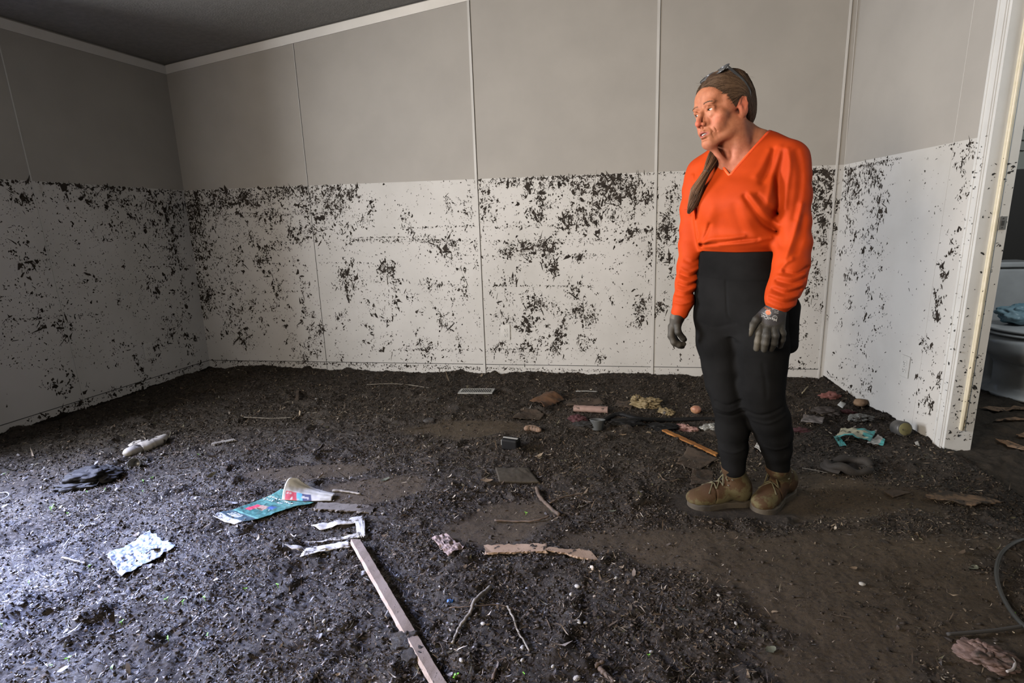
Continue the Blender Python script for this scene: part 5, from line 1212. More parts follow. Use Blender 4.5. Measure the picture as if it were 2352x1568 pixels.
def plank(name, a, b, w_, h_, mat, parent=None, lift=.004, bow=.0, seg=24, jag=.0, seed=0, wprof=None, tilt=0):
    """bar on the mud from pixel a to pixel b"""
    A, B = G_(*a), G_(*b); T = B-A; L = np.linalg.norm(T); T /= L; s_ = np.cross(T, (0, 0, 1)); s_ /= np.linalg.norm(s_); u = np.cross(s_, T)
    s2 = s_*math.cos(tilt)+u*math.sin(tilt); u = np.cross(s2, T); s_ = s2
    V = []; r = np.random.default_rng(seed)
    for k in range(seg+1):
        t = k/seg; c = A+(B-A)*t+np.array([0, 0, lift+h_/2])+s_*bow*math.sin(math.pi*t); ww = w_*(1 if wprof is None else np.interp(t, *wprof))
        j = r.normal(0, jag, 4)*w_
        for q_, (x, z) in enumerate(((-1, -1), (1, -1), (1, 1), (-1, 1))): V.append(c+s_*(x*ww/2+j[q_])+u*z*h_/2)
    if jag:
        for e_ in (0, seg):
            for q_ in range(4): V[e_*4+q_] = V[e_*4+q_]+T*r.normal(0, w_*.25)
    F_ = [(k*4+i, k*4+(i+1) % 4, (k+1)*4+(i+1) % 4, (k+1)*4+i) for k in range(seg) for i in range(4)]+[(3, 2, 1, 0), tuple(seg*4+i for i in range(4))]
    return mesh(name, V, F_, mat, parent)
def twig(name, pts, r0, r1, mat, seed=0, lift=.004, parent=None, knots=True, wob=.003):
    P = catmull([G_(x, y)+[0, 0, lift] for x, y in pts], 8); r = np.random.default_rng(seed); k = len(P)
    P = P+r.normal(0, wob*.35, P.shape)*[1, 1, .3]; rad = np.linspace(r0, r1, k)*(1+.12*r.standard_normal(k)*knots)
    v, f = tube(P, rad, 8); return mesh(name, v, f, mat, parent, True)
def flat_leaf(name, px, py, L, wd, yaw, mat, seed=0, curl=.2, lift=.004):
    c = G_(px, py); r = np.random.default_rng(seed); n = 12; V = []; F_ = []
    for i in range(n+1):
        t = i/n; hw = wd/2*math.sin(math.pi*min(1, t*.94+.05))**.7*(1+.22*r.standard_normal()*.6); z = curl*L*(t-.5)**2*2
        for j in (-1, -.4, .4, 1): V.append((L*(t-.5), j*hw, z+abs(j)*hw*curl+.0006))
    m_ = len(V); V = V+[(x, y, z-.0012) for x, y, z in V]
    for i in range(n):
        for j in range(3):
            a = i*4+j; F_.append((a, a+4, a+5, a+1)); F_.append((a+m_, a+1+m_, a+5+m_, a+4+m_))
    V = np.array(V) @ (rotz(yaw) @ rotx(r.normal(0, .2))).T+c+[0, 0, lift]
    return mesh(name, V, F_, mat, None, True)

# materials of the debris; most things carry smears of mud (c3)
MUDC = (.022, .017, .013)
def dm(name, c1, c2, **k):
    k.setdefault('c3', MUDC); k.setdefault('s3', 16); k.setdefault('w3', .55); k.setdefault('rough', .75); k.setdefault('bump', .4); k.setdefault('bscale', 180); k.setdefault('spec', .25)
    return pm(name, c1, c2, **k)
D_wood = dm('weathered_lath', (.25, .20, .165), (.17, .13, .10), scale=6, stretch=(6, 1, 6), w3=.60, s3=40)
D_woodp = dm('pale_splintered_wood', (.21, .15, .105), (.15, .10, .066), scale=10, w3=.57, s3=40)
D_woodo = dm('orange_wood', (.20, .085, .018), (.12, .045, .010), scale=14, w3=.64)
D_card = dm('wet_cardboard', (.075, .036, .016), (.045, .022, .011), scale=8, w3=.56)
D_cardp = dm('soaked_board', (.042, .029, .020), (.028, .0195, .0135), scale=8, w3=.54)
D_paper = dm('soiled_paper', (.34, .33, .31), (.26, .25, .23), scale=8, w3=.53, s3=22)
D_cloth = dm('dark_cloth', (.006, .0055, .0055), (.011, .010, .0095), scale=20, w3=.7, bump=.8)
D_pink = dm('pink_cloth', (.15, .058, .050), (.10, .040, .035), scale=16, w3=.62)
D_mar = dm('maroon_cloth', (.045, .013, .016), (.03, .010, .012), scale=14, w3=.62)
D_beige = dm('beige_plastic_bag', (.15, .115, .06), (.10, .075, .04), scale=9, w3=.6, rough=.5)
D_clear = pm('clear_film', (.13, .13, .12), (.085, .085, .08), 12, .25, .6, 90, .5, c3=MUDC, s3=18, w3=.57)
D_silver = pm('grey_film', (.20, .225, .27), (.13, .15, .19), 14, .32, .8, 120, .5, c3=MUDC, s3=34, w3=.58)
D_black = pm('black_plastic', (.004, .004, .0045), (.006, .006, .006), 12, .6, .2, 60, .12)
D_white = dm('white_plastic', (.22, .22, .21), (.17, .17, .16), scale=8, rough=.4, w3=.64)
D_grey = dm('grey_plastic_cup', (.065, .068, .068), (.045, .048, .048), scale=8, rough=.45, w3=.6)
D_bark = dm('grey_twig_bark', (.16, .145, .12), (.085, .072, .058), scale=60, w3=.62, s3=50)
D_barkd = dm('brown_branch_bark', (.075, .052, .036), (.045, .032, .023), scale=60, w3=.62)
D_leaf = dm('dry_leaf', (.12, .085, .052), (.085, .058, .035), scale=40, w3=.66)
D_leafg = dm('grey_green_leaf', (.095, .10, .07), (.06, .062, .042), scale=40, w3=.66)
D_stone = dm('tan_stone', (.17, .11, .065), (.12, .075, .045), scale=12, w3=.66)
D_sprout = pm('green_sprout', (.16, .42, .03), (.10, .30, .02), 60, .5)
D_print = pm('magazine_print', (1, 1, 1), (.85, .85, .85), 30, .4, .3, 90, .4, attr=True, c3=MUDC, s3=20, w3=.66)
D_letter = pm('magazine_lettering', (.40, .42, .41), rough=.5)

# --- teal magazine with a folded newspaper sheet on it
mag = empty('magazine', G_(590, 1168), 'torn teal magazine page half buried in mud, white lettering at its right end', 'magazine')
mq = [(489, 1188), (540, 1206), (722, 1160), (648, 1127)]          # corners: a b c d
def magcol(S_, T_):
    c = np.tile((.035, .105, .095), (len(S_), 1)); c[T_ > .62] = (.050, .135, .118)
    n_ = vnoise(S_*9, T_*9, 4); c[(n_ > .25) & (T_ > .3) & (T_ < .75)] = (.028, .07, .062)
    c[T_ < .10] = (.33, .34, .36); c[(T_ > .10) & (T_ < .25)] = (.04, .065, .075)
    c[(T_ > .36) & (T_ < .54) & (S_ > .18) & (S_ < .38)] = (.33, .035, .06); c[(T_ > .44) & (T_ < .56) & (S_ > .34) & (S_ < .62)] = (.20, .13, .10)
    c[(T_ > .52) & (T_ < .60) & (S_ > .58) & (S_ < .76)] = (.03, .06, .16); c[(T_ > .25) & (T_ < .29)] = (.10, .22, .19)
    c[(T_ > .13) & (T_ < .20) & (S_ > .3) & (S_ < .62)] = (.26, .28, .28); return c
def magsheet(name, quad, nx, ny, **k): return sheet(name, quad, D_print, nx=nx, ny=ny, colf=k.pop('colf'), parent=mag, **k)
magsheet('page', mq, 50, 90, colf=magcol, amp=.0040, freq=6, lift=.012, seed=3, rag=.0)
mc = [G_(*p) for p in mq]
bm_pts = {}
def mpt(S_, T_, up=.0):
    P = (1-T_)*((1-S_)*mc[0]+S_*mc[1])+T_*((1-S_)*mc[3]+S_*mc[2]); return np.array([P[0], P[1], float(mud_soft(P[0:1], P[1:2])[0])+.012+.0040*float(fbm(np.array([P[0]*6+3]), np.array([P[1]*6]), 3, 3)[0])+up])
def print_on(body, s0, t0, s1, t1, ht, name='printed_word'):
    """text along the line (s0,t0)->(s1,t1) of the page"""
    v, f = text_mesh(body, 1, .015); w_ = np.ptp(v[:, 0]); x0 = v[:, 0].min(); P = []
    d = np.array([s1-s0, t1-t0]); L = 1; 
    for x, y in v:
        a = (x-x0)/w_; P.append(mpt(s0+d[0]*a, t0+d[1]*a+y*ht, .0016))
    mesh(name, P, f, D_letter, mag)
print_on('STAY PRO', .05, .755, .85, .755, .055); print_on('DAY AF', .05, .68, .66, .68, .055)
for k_ in range(4):
    for a_, b_ in ((.20+.05*(k_ % 2), .34), (.37, .48), (.51, .60)):
        P = [mpt(a_, .125+.026*k_, .0016), mpt(b_, .125+.026*k_, .0016), mpt(b_, .137+.026*k_, .0016), mpt(a_, .137+.026*k_, .0016)]; mesh('printed_line', P, [(0, 1, 2, 3)], D_letter, mag)
fold = [(646, 1152), (690, 1158), (772, 1146), (690, 1118)]
def npcol(S_, T_):
    c = np.tile((.33, .32, .285), (len(S_), 1)); c[(np.sin(T_*150) > .3) & (S_ > .1)] *= .78
    return c
def npcol2(S_, T_):
    c = np.tile((.30, .045, .06), (len(S_), 1)); c[(S_ > .42) & (S_ < .58)] = (.10, .30, .42); c[S_ > .58] = (.045, .05, .10); c[S_ > .8] = (.33, .32, .30); c[(vnoise(S_*9, T_*5, 6) > .42)] = (.34, .33, .31); return c
# folded sheet: upper flap arches over, printed front edge faces the room
A0, B0, C0, D0 = G_(648, 1153), G_(762, 1153), G_(772, 1139), G_(676, 1112)
def patch(name, rows, colf, parent=mag, mat=D_print, thick=.0012, n=30, wob=.0015, seed=1):
    """surface lofted through rows of points"""
    R_ = [catmull(r_, max(2, n//max(1, len(r_)-1))) for r_ in rows]; k = min(len(r_) for r_ in R_); R_ = np.array([r_[np.linspace(0, len(r_)-1, k).astype(int)] for r_ in R_])
    cols_ = [catmull(R_[:, j], 7) for j in range(k)]; Gd = np.array(cols_).transpose(1, 0, 2); m_, k = Gd.shape[:2]
    S_, T_ = np.meshgrid(np.linspace(0, 1, k), np.linspace(0, 1, m_)); Gd[..., 2] += wob*vnoise(S_*9+seed, T_*6, seed)
    top = Gd.reshape(-1, 3); bot = top-[0, 0, thick]; i = np.arange(m_*k).reshape(m_, k); N_ = m_*k
    q = np.stack([i[:-1, :-1], i[:-1, 1:], i[1:, 1:], i[1:, :-1]], -1).reshape(-1, 4)
    F_ = [tuple(a) for a in q]+[tuple(a[::-1]+N_) for a in q]; rim = list(i[0, :])+list(i[1:, -1])+list(i[-1, -2::-1])+list(i[-2:0:-1, 0])
    F_ += [(rim[a], rim[a]+N_, rim[(a+1) % len(rim)]+N_, rim[(a+1) % len(rim)]) for a in range(len(rim))]
    cl = colf(S_.ravel(), T_.ravel()) if colf else None
    return mesh(name, np.vstack([top, bot]), F_, mat, parent, True, np.vstack([cl, cl]) if cl is not None else None)
up = lambda P, z: np.array([P[0], P[1], P[2]+z])
news = tag(patch('newspaper', [[up(A0, .012), up(G_(700, 1156), .012), up(B0, .008)], [up(G_(655, 1148), .050), up(G_(700, 1150), .034), up(G_(764, 1148), .014)], [up(G_(668, 1140), .082), up(G_(704, 1141), .040), up(G_(768, 1144), .016)], [up(G_(688, 1134), .074), up(G_(716, 1134), .034), up(G_(772, 1139), .010)]], lambda s, t: np.where(((t < .30) & (s < .80) & (s > .06))[:, None], npcol2(s/.8, t/.5), npcol(s, t)), parent=None, n=40),
     'folded cream newspaper sheet with red and blue print lying on the teal magazine', 'newspaper')
# --- second paper, only strips of it clear of the mud
p2 = empty('buried_newspaper', G_(770, 1230), 'grey paper sheets mostly buried in mud above the end of the long lath', 'newspaper')
for k, (a, b, c, d) in enumerate([((715, 1214), (832, 1192), (838, 1206), (735, 1224)), ((700, 1250), (800, 1236), (838, 1226), (836, 1240)), ((655, 1266), (800, 1254), (806, 1260), (672, 1272)), ((690, 1284), (705, 1268), (770, 1266), (735, 1276)), ((815, 1196), (838, 1192), (840, 1240), (822, 1244))]):
    sheet('paper_strip', [a, b, c, d], D_paper, amp=.007, nx=30, ny=8, freq=16, lift=.013, seed=20+k, parent=p2, rag=.06)
# --- long lath from the middle to the bottom edge
lath = empty('wooden_lath', G_(900, 1400), 'long pale wooden lath running from the buried paper to the bottom edge', 'wood strip')
plank('strip', (816, 1250), (1012, 1590), .030, .016, D_wood, lath, lift=.006, jag=.02, seed=2, seg=40, tilt=.25)
blob('mud_clod', 932, 1478, .035, .03, .016, M_mud, 5, .4, 3, parent=lath); blob('mud_clod', 950, 1510, .03, .025, .012, M_mud, 6, .4, 3, parent=lath)
# --- grey plastic film, white bottle, cup, garment on the left
tag(sheet('plastic_film', [(245, 1278), (345, 1222), (405, 1258), (280, 1330)], D_silver, amp=.0045, nx=70, ny=50, freq=26, lift=.010, seed=8, rag=.05, ridge=True), 'crumpled silvery plastic film shining blue on the mud, left foreground', 'plastic sheet')
bt = empty('rolled_diaper', G_(335, 1040), 'mud-smeared white rolled bundle lying slanted near the left wall', 'bundle')
P_ = np.array([G_(292, 1050), G_(318, 1040), G_(345, 1030), G_(368, 1020), G_(383, 1008)])+[0, 0, .022]; v, f = tube(catmull(P_, 8), np.interp(np.linspace(0, 1, 33), [0, .12, .4, .75, .95, 1], [.020, .034, .038, .032, .018, .008])*(1+.06*np.random.default_rng(4).standard_normal(33)), 20, squash=.75)
D_bund = dm('white_bundle', (.30, .28, .25), (.20, .185, .16), scale=9, w3=.55, s3=14)
mesh('wrap', v, f, D_bund, bt, True); blob('wrinkle_fold', 320, 1036, .035, .02, .012, D_bund, 9, .3, 3, parent=bt, lift=.036, yaw=.6)
v, f = lathe([(.020, 0), (.022, .002), (.027, .045), (.028, .047), (.026, .045), (.020, .004), (.0, .004)], 24, G_(318, 1070)+[0, 0, .012], rotz(.4) @ rotx(1.15)); cup = mesh('plastic_cup', v, f, D_clear, None, True); tag(cup, 'small clear plastic cup on its side below the white bundle', 'cup')
gm = empty('garment', G_(210, 1108), 'crumpled black garment heaped in mud at the left', 'garment')
blob('cloth_heap', 215, 1105, .115, .075, .040, D_cloth, 11, .30, 2.6, yaw=.5, parent=gm, crease=.35, n=80); blob('cloth_fold', 178, 1122, .09, .035, .018, D_cloth, 12, .3, 3, yaw=.35, parent=gm, crease=.3, n=60); blob('cloth_fold', 250, 1085, .06, .03, .022, D_cloth, 13, .3, 3, yaw=.2, parent=gm, crease=.3, n=60)
tag(plank('wood_chip', (488, 1023), (540, 1013), .028, .008, dm('grey_wood', (.13, .12, .105), (.09, .08, .07), scale=10), jag=.12, seed=5), 'short grey weathered wood chip right of the white bundle', 'wood chip')
ring = [(0, 1138), (16, 1136), (22, 1142), (14, 1150), (0, 1156)]
tag(twig('wire_loop', ring, .0022, .0022, pm('grey_wire', (.30, .31, .36), rough=.35, metal=.5), 1, .012, knots=False, wob=0), 'curved grey wire loop at the left edge', 'wire')
# --- vent register near the back wall
vr = empty('floor_register', G_(1095, 906), 'white slatted floor vent sticking out of mud by the back wall', 'vent')
A, B = G_(1056, 903), G_(1134, 903); T = (B-A)/np.linalg.norm(B-A); N2 = np.array([-T[1], T[0], 0]); Lr = np.linalg.norm(B-A); zr = max(A[2], B[2])+.012
MB_ = MB()
def obox(c, l, w2, h, al=T, pe=N2): return box(c[0], c[1], c[2], l, w2, h, np.stack([al, pe, [0, 0, 1.]], 1))
M_ = (A+B)/2; M_ = np.array([M_[0], M_[1], zr])
for s_ in (-1, 1): v, f = obox(M_+N2*s_*.042, Lr, .012, .008); MB_.add(v, f); v, f = obox(M_+T*s_*(Lr/2-.006), .012, .08, .008); MB_.add(v, f)
MB_.build('rim', D_white, vr)
for k in range(17):
    v, f = obox(M_+T*(-Lr/2+.016+k*(Lr-.032)/16), .004, .078, .010); o = mesh('slat', v, f, D_white, vr)
# --- things in the middle and towards the woman's legs
tag(sheet('cardboard', [(1216, 926), (1252, 905), (1300, 924), (1250, 940)], D_card, amp=.006, lift=.020, seed=31, rag=.04, bow=.02), 'rust-brown piece of cardboard near the back wall', 'cardboard')
tag(sheet('cardboard', [(1176, 962), (1205, 938), (1250, 945), (1240, 966)], D_cardp, amp=.005, lift=.008, seed=32, rag=.05), 'dull brown flattened cardboard just left of the rolled paper', 'cardboard')
tag(sheet('cardboard', [(1300, 930), (1320, 917), (1378, 915), (1390, 930)], D_cardp, amp=.005, lift=.008, seed=33, rag=.05), 'muddy board patch behind the rolled paper', 'cardboard')
tag(sheet('cardboard', [(1410, 935), (1418, 922), (1460, 926), (1450, 940)], D_cardp, amp=.005, lift=.009, seed=34, rag=.05), 'small brown board scrap between the rolled paper and beige bag', 'cardboard')
rp = empty('rolled_paper', G_(1357, 948), 'pinkish rolled paper tube lying in the debris', 'paper roll')
D_roll = dm('rolled_paper_surface', (.20, .135, .115), (.14, .09, .075), scale=10, w3=.58)
A, B = G_(1318, 946)+[0, 0, .024], G_(1396, 950)+[0, 0, .024]
v, f = tube([A+(B-A)*t for t in np.linspace(0, 1, 14)], .024*(1+.05*np.sin(np.arange(14)*2.1)), 22, False, squash=.8); mesh('outer_wrap', v, f, D_roll, rp, True)
sp_p = []; T = (B-A)/np.linalg.norm(B-A); s_ = np.cross(T, (0, 0, 1)); u_2 = np.cross(s_, T)
V, F_ = [], []
for k, t in enumerate(np.linspace(0, 4.2*math.pi, 60)):
    r__ = .023*(1-t/(4.2*math.pi)*.75); c = s_*math.cos(t)*r__+u_2*math.sin(t)*r__*.8; V += [A+c+T*.001, A+c+T*.02]
F_ = [(2*k, 2*k+1, 2*k+3, 2*k+2) for k in range(59)]; mesh('rolled_end', V, F_, D_roll, rp, True)
tag(blob('cloth_scrap', 1328, 968, .055, .035, .022, D_mar, 35, .3, 2.6, crease=.35, n=60), 'maroon cloth scrap in front of the rolled paper', 'cloth')
gc_ = G_(1372, 985); v, f = lathe([(.0, 0), (.026, 0), (.028, .003), (.040, .052), (.043, .055), (.041, .056), (.036, .050), (.025, .006), (0, .005)], 28, gc_+[0, 0, -.004], rotx(-.18)); tag(mesh('plastic_cup', v, f, D_grey, None, True), 'grey plastic cup half sunk beside the black strap', 'cup')
blk = empty('black_bag', G_(1480, 965), 'long black bag strap stretching to her right boot side', 'bag strap')
twig('strap', [(1378, 975), (1400, 962), (1425, 955), (1470, 966), (1530, 968), (1590, 966), (1650, 966)], .015, .011, D_black, 2, .010, blk, False); blob('bag_body', 1440, 975, .085, .045, .020, D_black, 14, .35, 2.8, parent=blk, crease=.3, n=60); blob('bag_flap', 1345, 978, .06, .03, .016, D_cloth, 15, .35, 3, parent=blk, crease=.3, n=50)
tag(blob('black_cloth', 1520, 985, .09, .04, .018, D_black, 16, .35, 3, crease=.3, n=60), 'black cloth clump above the orange wood strip', 'cloth')
bb_ = empty('beige_bag', G_(1495, 938), 'crumpled beige plastic bag with stiff peaks near the back', 'bag')
blob('crumpled_body', 1485, 935, .085, .055, .036, D_beige, 17, .38, 3.2, parent=bb_, crease=.55, n=90); blob('torn_corner', 1530, 950, .05, .028, .020, D_beige, 18, .35, 3.4, parent=bb_, crease=.5, n=60, yaw=-.4); blob('torn_corner', 1462, 928, .035, .03, .036, D_beige, 19, .35, 3.4, parent=bb_, crease=.5, n=60)
tag(blob('onion', 1598, 946, .031, .028, .024, pm('peach_skin', (.24, .13, .07), (.20, .07, .05), 14, .5, .2, 80), 20, .08, 2, crease=.12), 'peach-coloured round lump just left of her right leg', 'vegetable')
ru = empty('rope_bundle', G_(1222, 990), 'small tan tied bundle above the black can', 'bundle')
P_ = np.array([G_(1204, 990), G_(1222, 988), G_(1242, 994)])+[0, 0, .014]; v, f = tube(catmull(P_, 8), np.interp(np.linspace(0, 1, 17), [0, .1, .5, .9, 1], [.006, .015, .017, .015, .006]), 16); mesh('wrap', v, f, dm('tan_bundle', (.15, .10, .07), (.11, .07, .05), scale=30, w3=.6), ru, True)
for t in (.3, .5, .68): c = P_[0]+(P_[2]-P_[0])*t; v, f = tube([c+np.array([0, math.cos(a)*.0172, math.sin(a)*.0172]) for a in np.linspace(0, 2*math.pi, 16)], .0016, 5); mesh('band', v, f, D_cardp, ru, True)
bx = empty('black_can', G_(1172, 1024), 'black box-like can with a white edge, centre of the floor', 'can')
c = G_(1174, 1030); Mx = rotz(-.25); v, f = box(0, 0, .028, .085, .055, .056, None); v = v @ Mx.T+c; o = mesh('body', v, f, D_black, bx)
md = o.modifiers.new('bevel', 'BEVEL'); md.width = .010; md.segments = 4
v, f = box(0, -.004, .0585, .078, .010, .003); mesh('white_edge', v @ Mx.T+c, f, D_white, bx); v, f = box(-.043, -.01, .035, .004, .02, .026); mesh('white_tab', v @ Mx.T+c, f, D_white, bx)
tag(twig('plastic_rod', [(1322, 902), (1345, 902), (1372, 903)], .0032, .0030, D_white, 3, .012, None, False), 'thin white plastic rod near the back wall', 'rod')
tag(plank('wood_strip', (1524, 995), (1645, 1052), .028, .007, D_woodo, lift=.016, jag=.05, seed=9), 'orange-brown wood strip leading to her right boot', 'wood strip')
tag(blob('cloth_scrap', 1576, 990, .065, .030, .022, dm('stained_cloth', (.20, .12, .10), (.07, .03, .03), scale=22, w3=.6), 40, .35, 3, yaw=-.5, crease=.5, n=70), 'pale and red stained cloth scrap above the orange strip', 'cloth')
tag(blob('plastic_bag', 1632, 990, .05, .035, .026, D_clear, 41, .35, 3, crease=.5, n=60), 'crumpled grey plastic touching her right shin', 'bag')
tag(sheet('cardboard', [(1552, 1070), (1580, 1032), (1650, 1056), (1600, 1085)], D_cardp, amp=.004, lift=.012, seed=42, rag=.04), 'soaked cardboard behind the heel of her right boot', 'cardboard')
tag(sheet('cardboard', [(1585, 1118), (1590, 1080), (1640, 1082), (1636, 1110)], D_cardp, amp=.004, lift=.008, seed=43, rag=.04), 'speckled brown board under the toe of her right boot', 'cardboard')
tag(sheet('floor_tile', [(1138, 1078), (1212, 1078), (1238, 1112), (1146, 1108)], dm('dark_tile', (.034, .028, .019), (.024, .019, .013), scale=12, w3=.58), amp=.0015, lift=.014, seed=44, freq=4, thick=.012), 'dark slab of board in the middle of the floor', 'board')
tag(sheet('crumpled_paper', [(992, 1245), (1025, 1234), (1066, 1262), (1030, 1284)], dm('pink_grey_paper', (.22, .165, .15), (.16, .12, .105), scale=18, w3=.57, s3=40), amp=.007, lift=.012, seed=45, freq=24, ridge=True, nx=40, ny=30), 'crumpled pinkish-grey paper left of the pale splintered wood', 'paper')
sw = empty('splintered_wood', G_(1190, 1266), 'pale splintered flat wood with ragged edges, centre foreground', 'wood')
plank('slat', (1114, 1268), (1260, 1264), .045, .008, D_woodp, sw, lift=.006, jag=.05, seed=12, seg=30)
tag(plank('splintered_wood', (1262, 1266), (1362, 1282), .040, .006, D_woodp, lift=.006, jag=.05, seed=13, seg=24, wprof=([0, .4, .75, 1], [.45, .6, 1.2, 1.1])), 'smaller pale wood splinter widening to the right, end to end with the slat', 'wood')
tag(blob('shell', 1360, 1306, .011, .007, .006, pm('white_shell', (.42, .38, .33), (.34, .28, .22), 40, .4), 46, .1, 2, yaw=1.8), 'small white shell below the pale wood splinter', 'shell')
tag(twig('branch', [(1040, 1482), (1056, 1445), (1078, 1415), (1092, 1385), (1126, 1354)], .0040, .0062, D_bark, 4, .008), 'grey bent branch in the foreground, thicker at its top end', 'branch')
tag(twig('twig', [(1165, 1396), (1180, 1425), (1192, 1458), (1216, 1500)], .0036, .0026, D_bark, 5, .008), 'pale knobbly twig right of the bent branch', 'twig')
tag(twig('twig', [(1032, 1402), (1090, 1398), (1140, 1394), (1168, 1400), (1196, 1410)], .0020, .0018, D_barkd, 6, .009), 'thin brown twig crossing behind the bent branch', 'twig')
tag(twig('stick', [(1376, 1540), (1390, 1552), (1412, 1575)], .0065, .0060, D_barkd, 7, .008), 'short thick stick cut by the bottom edge', 'stick')
tag(twig('stick', [(1368, 1536), (1386, 1526)], .0050, .0045, D_barkd, 8, .010), 'stubby stick above the stick at the bottom edge', 'stick')
tag(twig('stick', [(1132, 1565), (1140, 1540)], .0045, .0035, D_barkd, 9, .008), 'short brown stick at the bottom, right of the lath', 'stick')
tag(twig('branch', [(1232, 1124), (1240, 1145), (1258, 1165), (1285, 1188)], .0085, .0070, D_barkd, 10, .010), 'knobbly brown branch in the middle of the floor', 'branch')
tag(twig('twig', [(1136, 1199), (1180, 1201), (1225, 1200), (1262, 1190)], .0040, .0030, D_barkd, 11, .008), 'dark twig lying flat below the knobbly branch', 'twig')
tag(twig('twig', [(1262, 1160), (1295, 1145), (1340, 1136)], .0035, .0025, D_barkd, 12, .008), 'brown twig branching off to the right of the knobbly branch', 'twig')
tag(twig('twig', [(1512, 1090), (1530, 1108), (1562, 1104)], .0028, .0022, D_barkd, 13, .008), 'forked twig left of her right boot', 'twig')
tag(twig('twig', [(765, 1130), (800, 1133), (828, 1138)], .0055, .0040, D_bark, 14, .008), 'grey stick right of the folded newspaper', 'twig')
tag(plank('plywood', (722, 1166), (848, 1174), .050, .007, dm('grey_plywood', (.10, .088, .075), (.065, .055, .046), scale=12, w3=.54), lift=.006, jag=.06, seed=15), 'grey plywood sliver below the folded newspaper', 'wood')
tag(twig('twig', [(145, 1286), (170, 1292), (197, 1299)], .0036, .0030, D_bark, 15, .010), 'pale stick left of the silvery film', 'twig')
tag(twig('twig', [(843, 886), (900, 884), (950, 888), (985, 894)], .0030, .0022, D_bark, 16, .010), 'thin pale twig near the back wall, left of the vent', 'twig')
tag(twig('twig', [(560, 961), (620, 964), (672, 962)], .0026, .0020, D_bark, 17, .010), 'straight thin twig left of centre near the back', 'twig')
tag(plank('wood_chip', (684, 903), (683, 925), .018, .012, D_cardp, lift=.01, jag=.1, seed=17), 'upright stub of wood left of centre near the back wall', 'wood chip')
tag(blob('clod', 985, 969, .040, .026, .014, pm('dark_clod', (.012, .010, .009), (.018, .014, .012), 20, .8), 18, .2, 2.4), 'dark oval clod left of the black can', 'mud clod')
for k, (x, y, L, wd, yw, mt, lb) in enumerate([(1118, 1106, .055, .022, .1, D_leaf, 'curled tan leaf left of the dark board slab'), (1272, 1176, .060, .020, -.7, D_leafg, 'grey-green leaf on the end of the knobbly branch'), (1292, 1089, .032, .022, .3, D_leaf, 'small brown leaf right of the dark board slab'), (1568, 1402, .038, .030, -.3, D_leafg, 'pale grey leaf flat on the sandy mud'), (1406, 1176, .034, .012, .2, D_leafg, 'thin dry leaf on the edge of the sandy patch'), (1430, 1000, .040, .012, 0, D_leaf, 'tan leaf below the grey cup'), (1020, 1130, .035, .018, 1.3, D_leaf, 'upright brown leaf in the middle left'), (2235, 1307, .040, .026, .6, D_leafg, 'grey leaf inside the cable loop'), (1068, 1303, .018, .010, 1.2, D_leaf, 'tiny brown leaf below the crumpled paper'),
        (885, 1103, .045, .016, .9, D_leafg, 'grey leaf standing up right of the folded newspaper'), (1960, 1308, .026, .016, .4, D_leaf, 'small tan leaf on the sandy mud at the right'), (1770, 1495, .032, .02, .5, D_leafg, 'grey leaf in the dark mud at the bottom right')]):
    tag(flat_leaf('leaf', x, y, L, wd, yw, mt, 60+k), lb, 'leaf')
tag(blob('plastic_scrap', 1034, 1381, .010, .006, .004, pm('blue_plastic', (.02, .09, .28), rough=.4), 47, .3, 3), 'tiny blue plastic scrap left of the bent branch', 'plastic scrap')
# --- right side behind her
tag(twig('straw', [(1842, 908), (1850, 898), (1858, 890)], .0035, .003, dm('straw', (.25, .22, .15), (.2, .17, .11)), 18, .014, None, False), 'pale double straw behind her left leg', 'straw')
tag(blob('pink_cloth', 1905, 915, .062, .03, .024, D_pink, 50, .35, 2.6, crease=.4, n=60), 'dusty pink cloth near the back right corner', 'cloth')
tag(blob('cloth_scrap', 1897, 950, .075, .045, .022, dm('grey_brown_cloth', (.035, .028, .025), (.022, .018, .016), scale=20), 51, .35, 2.8, yaw=-.5, crease=.4, n=60), 'grey-brown cloth heap below the pink cloth', 'cloth')
tag(blob('cloth_scrap', 1945, 950, .045, .022, .014, D_mar, 52, .35, 2.8, crease=.4, n=50), 'dark red cloth scrap under the white card', 'cloth')
tag(blob('cloth_scrap', 1838, 992, .050, .022, .014, D_mar, 58, .35, 2.8, crease=.4, n=50), 'dark red cloth scrap below the grey packet', 'cloth')
tag(sheet('card', [(1922, 941), (1930, 930), (1942, 938), (1934, 948)], dm('white_card', (.36, .37, .36), (.30, .31, .30), w3=.7), amp=.001, lift=.030, seed=53, nx=8, ny=8, follow=.3), 'small white card tilted on the cloth heap', 'card')
tag(blob('stone', 1976, 930, .038, .030, .024, D_stone, 54, .14, 2), 'round tan stone by the right wall', 'stone')
tag(blob('plastic_bag', 1975, 966, .060, .030, .022, D_clear, 55, .3, 2.6, crease=.5, n=60), 'clear plastic bag near the right wall', 'bag')
tag(sheet('packet', [(1838, 978), (1845, 963), (1893, 967), (1888, 985)], dm('grey_packet', (.13, .115, .11), (.05, .045, .045), scale=34, w3=.56), amp=.006, lift=.024, seed=56, ridge=True), 'grey crumpled packet just right of her left leg', 'packet')
jar = empty('jar', G_(2062, 995), 'dark tin with a yellowed lid lying on its side against the right wall', 'tin')
c = G_(2062, 996)+[-.01, -.005, .036]; Mj = rotz(.12) @ rotx(1.35)
v, f = lathe([(0, -.002), (.036, -.002), (.038, .002), (.038, .055), (.034, .060), (0, .060)], 30, c, Mj); mesh('body', v, f, pm('dark_tin', (.03, .03, .03), (.05, .048, .045), 20, .45, .2), jar, True)
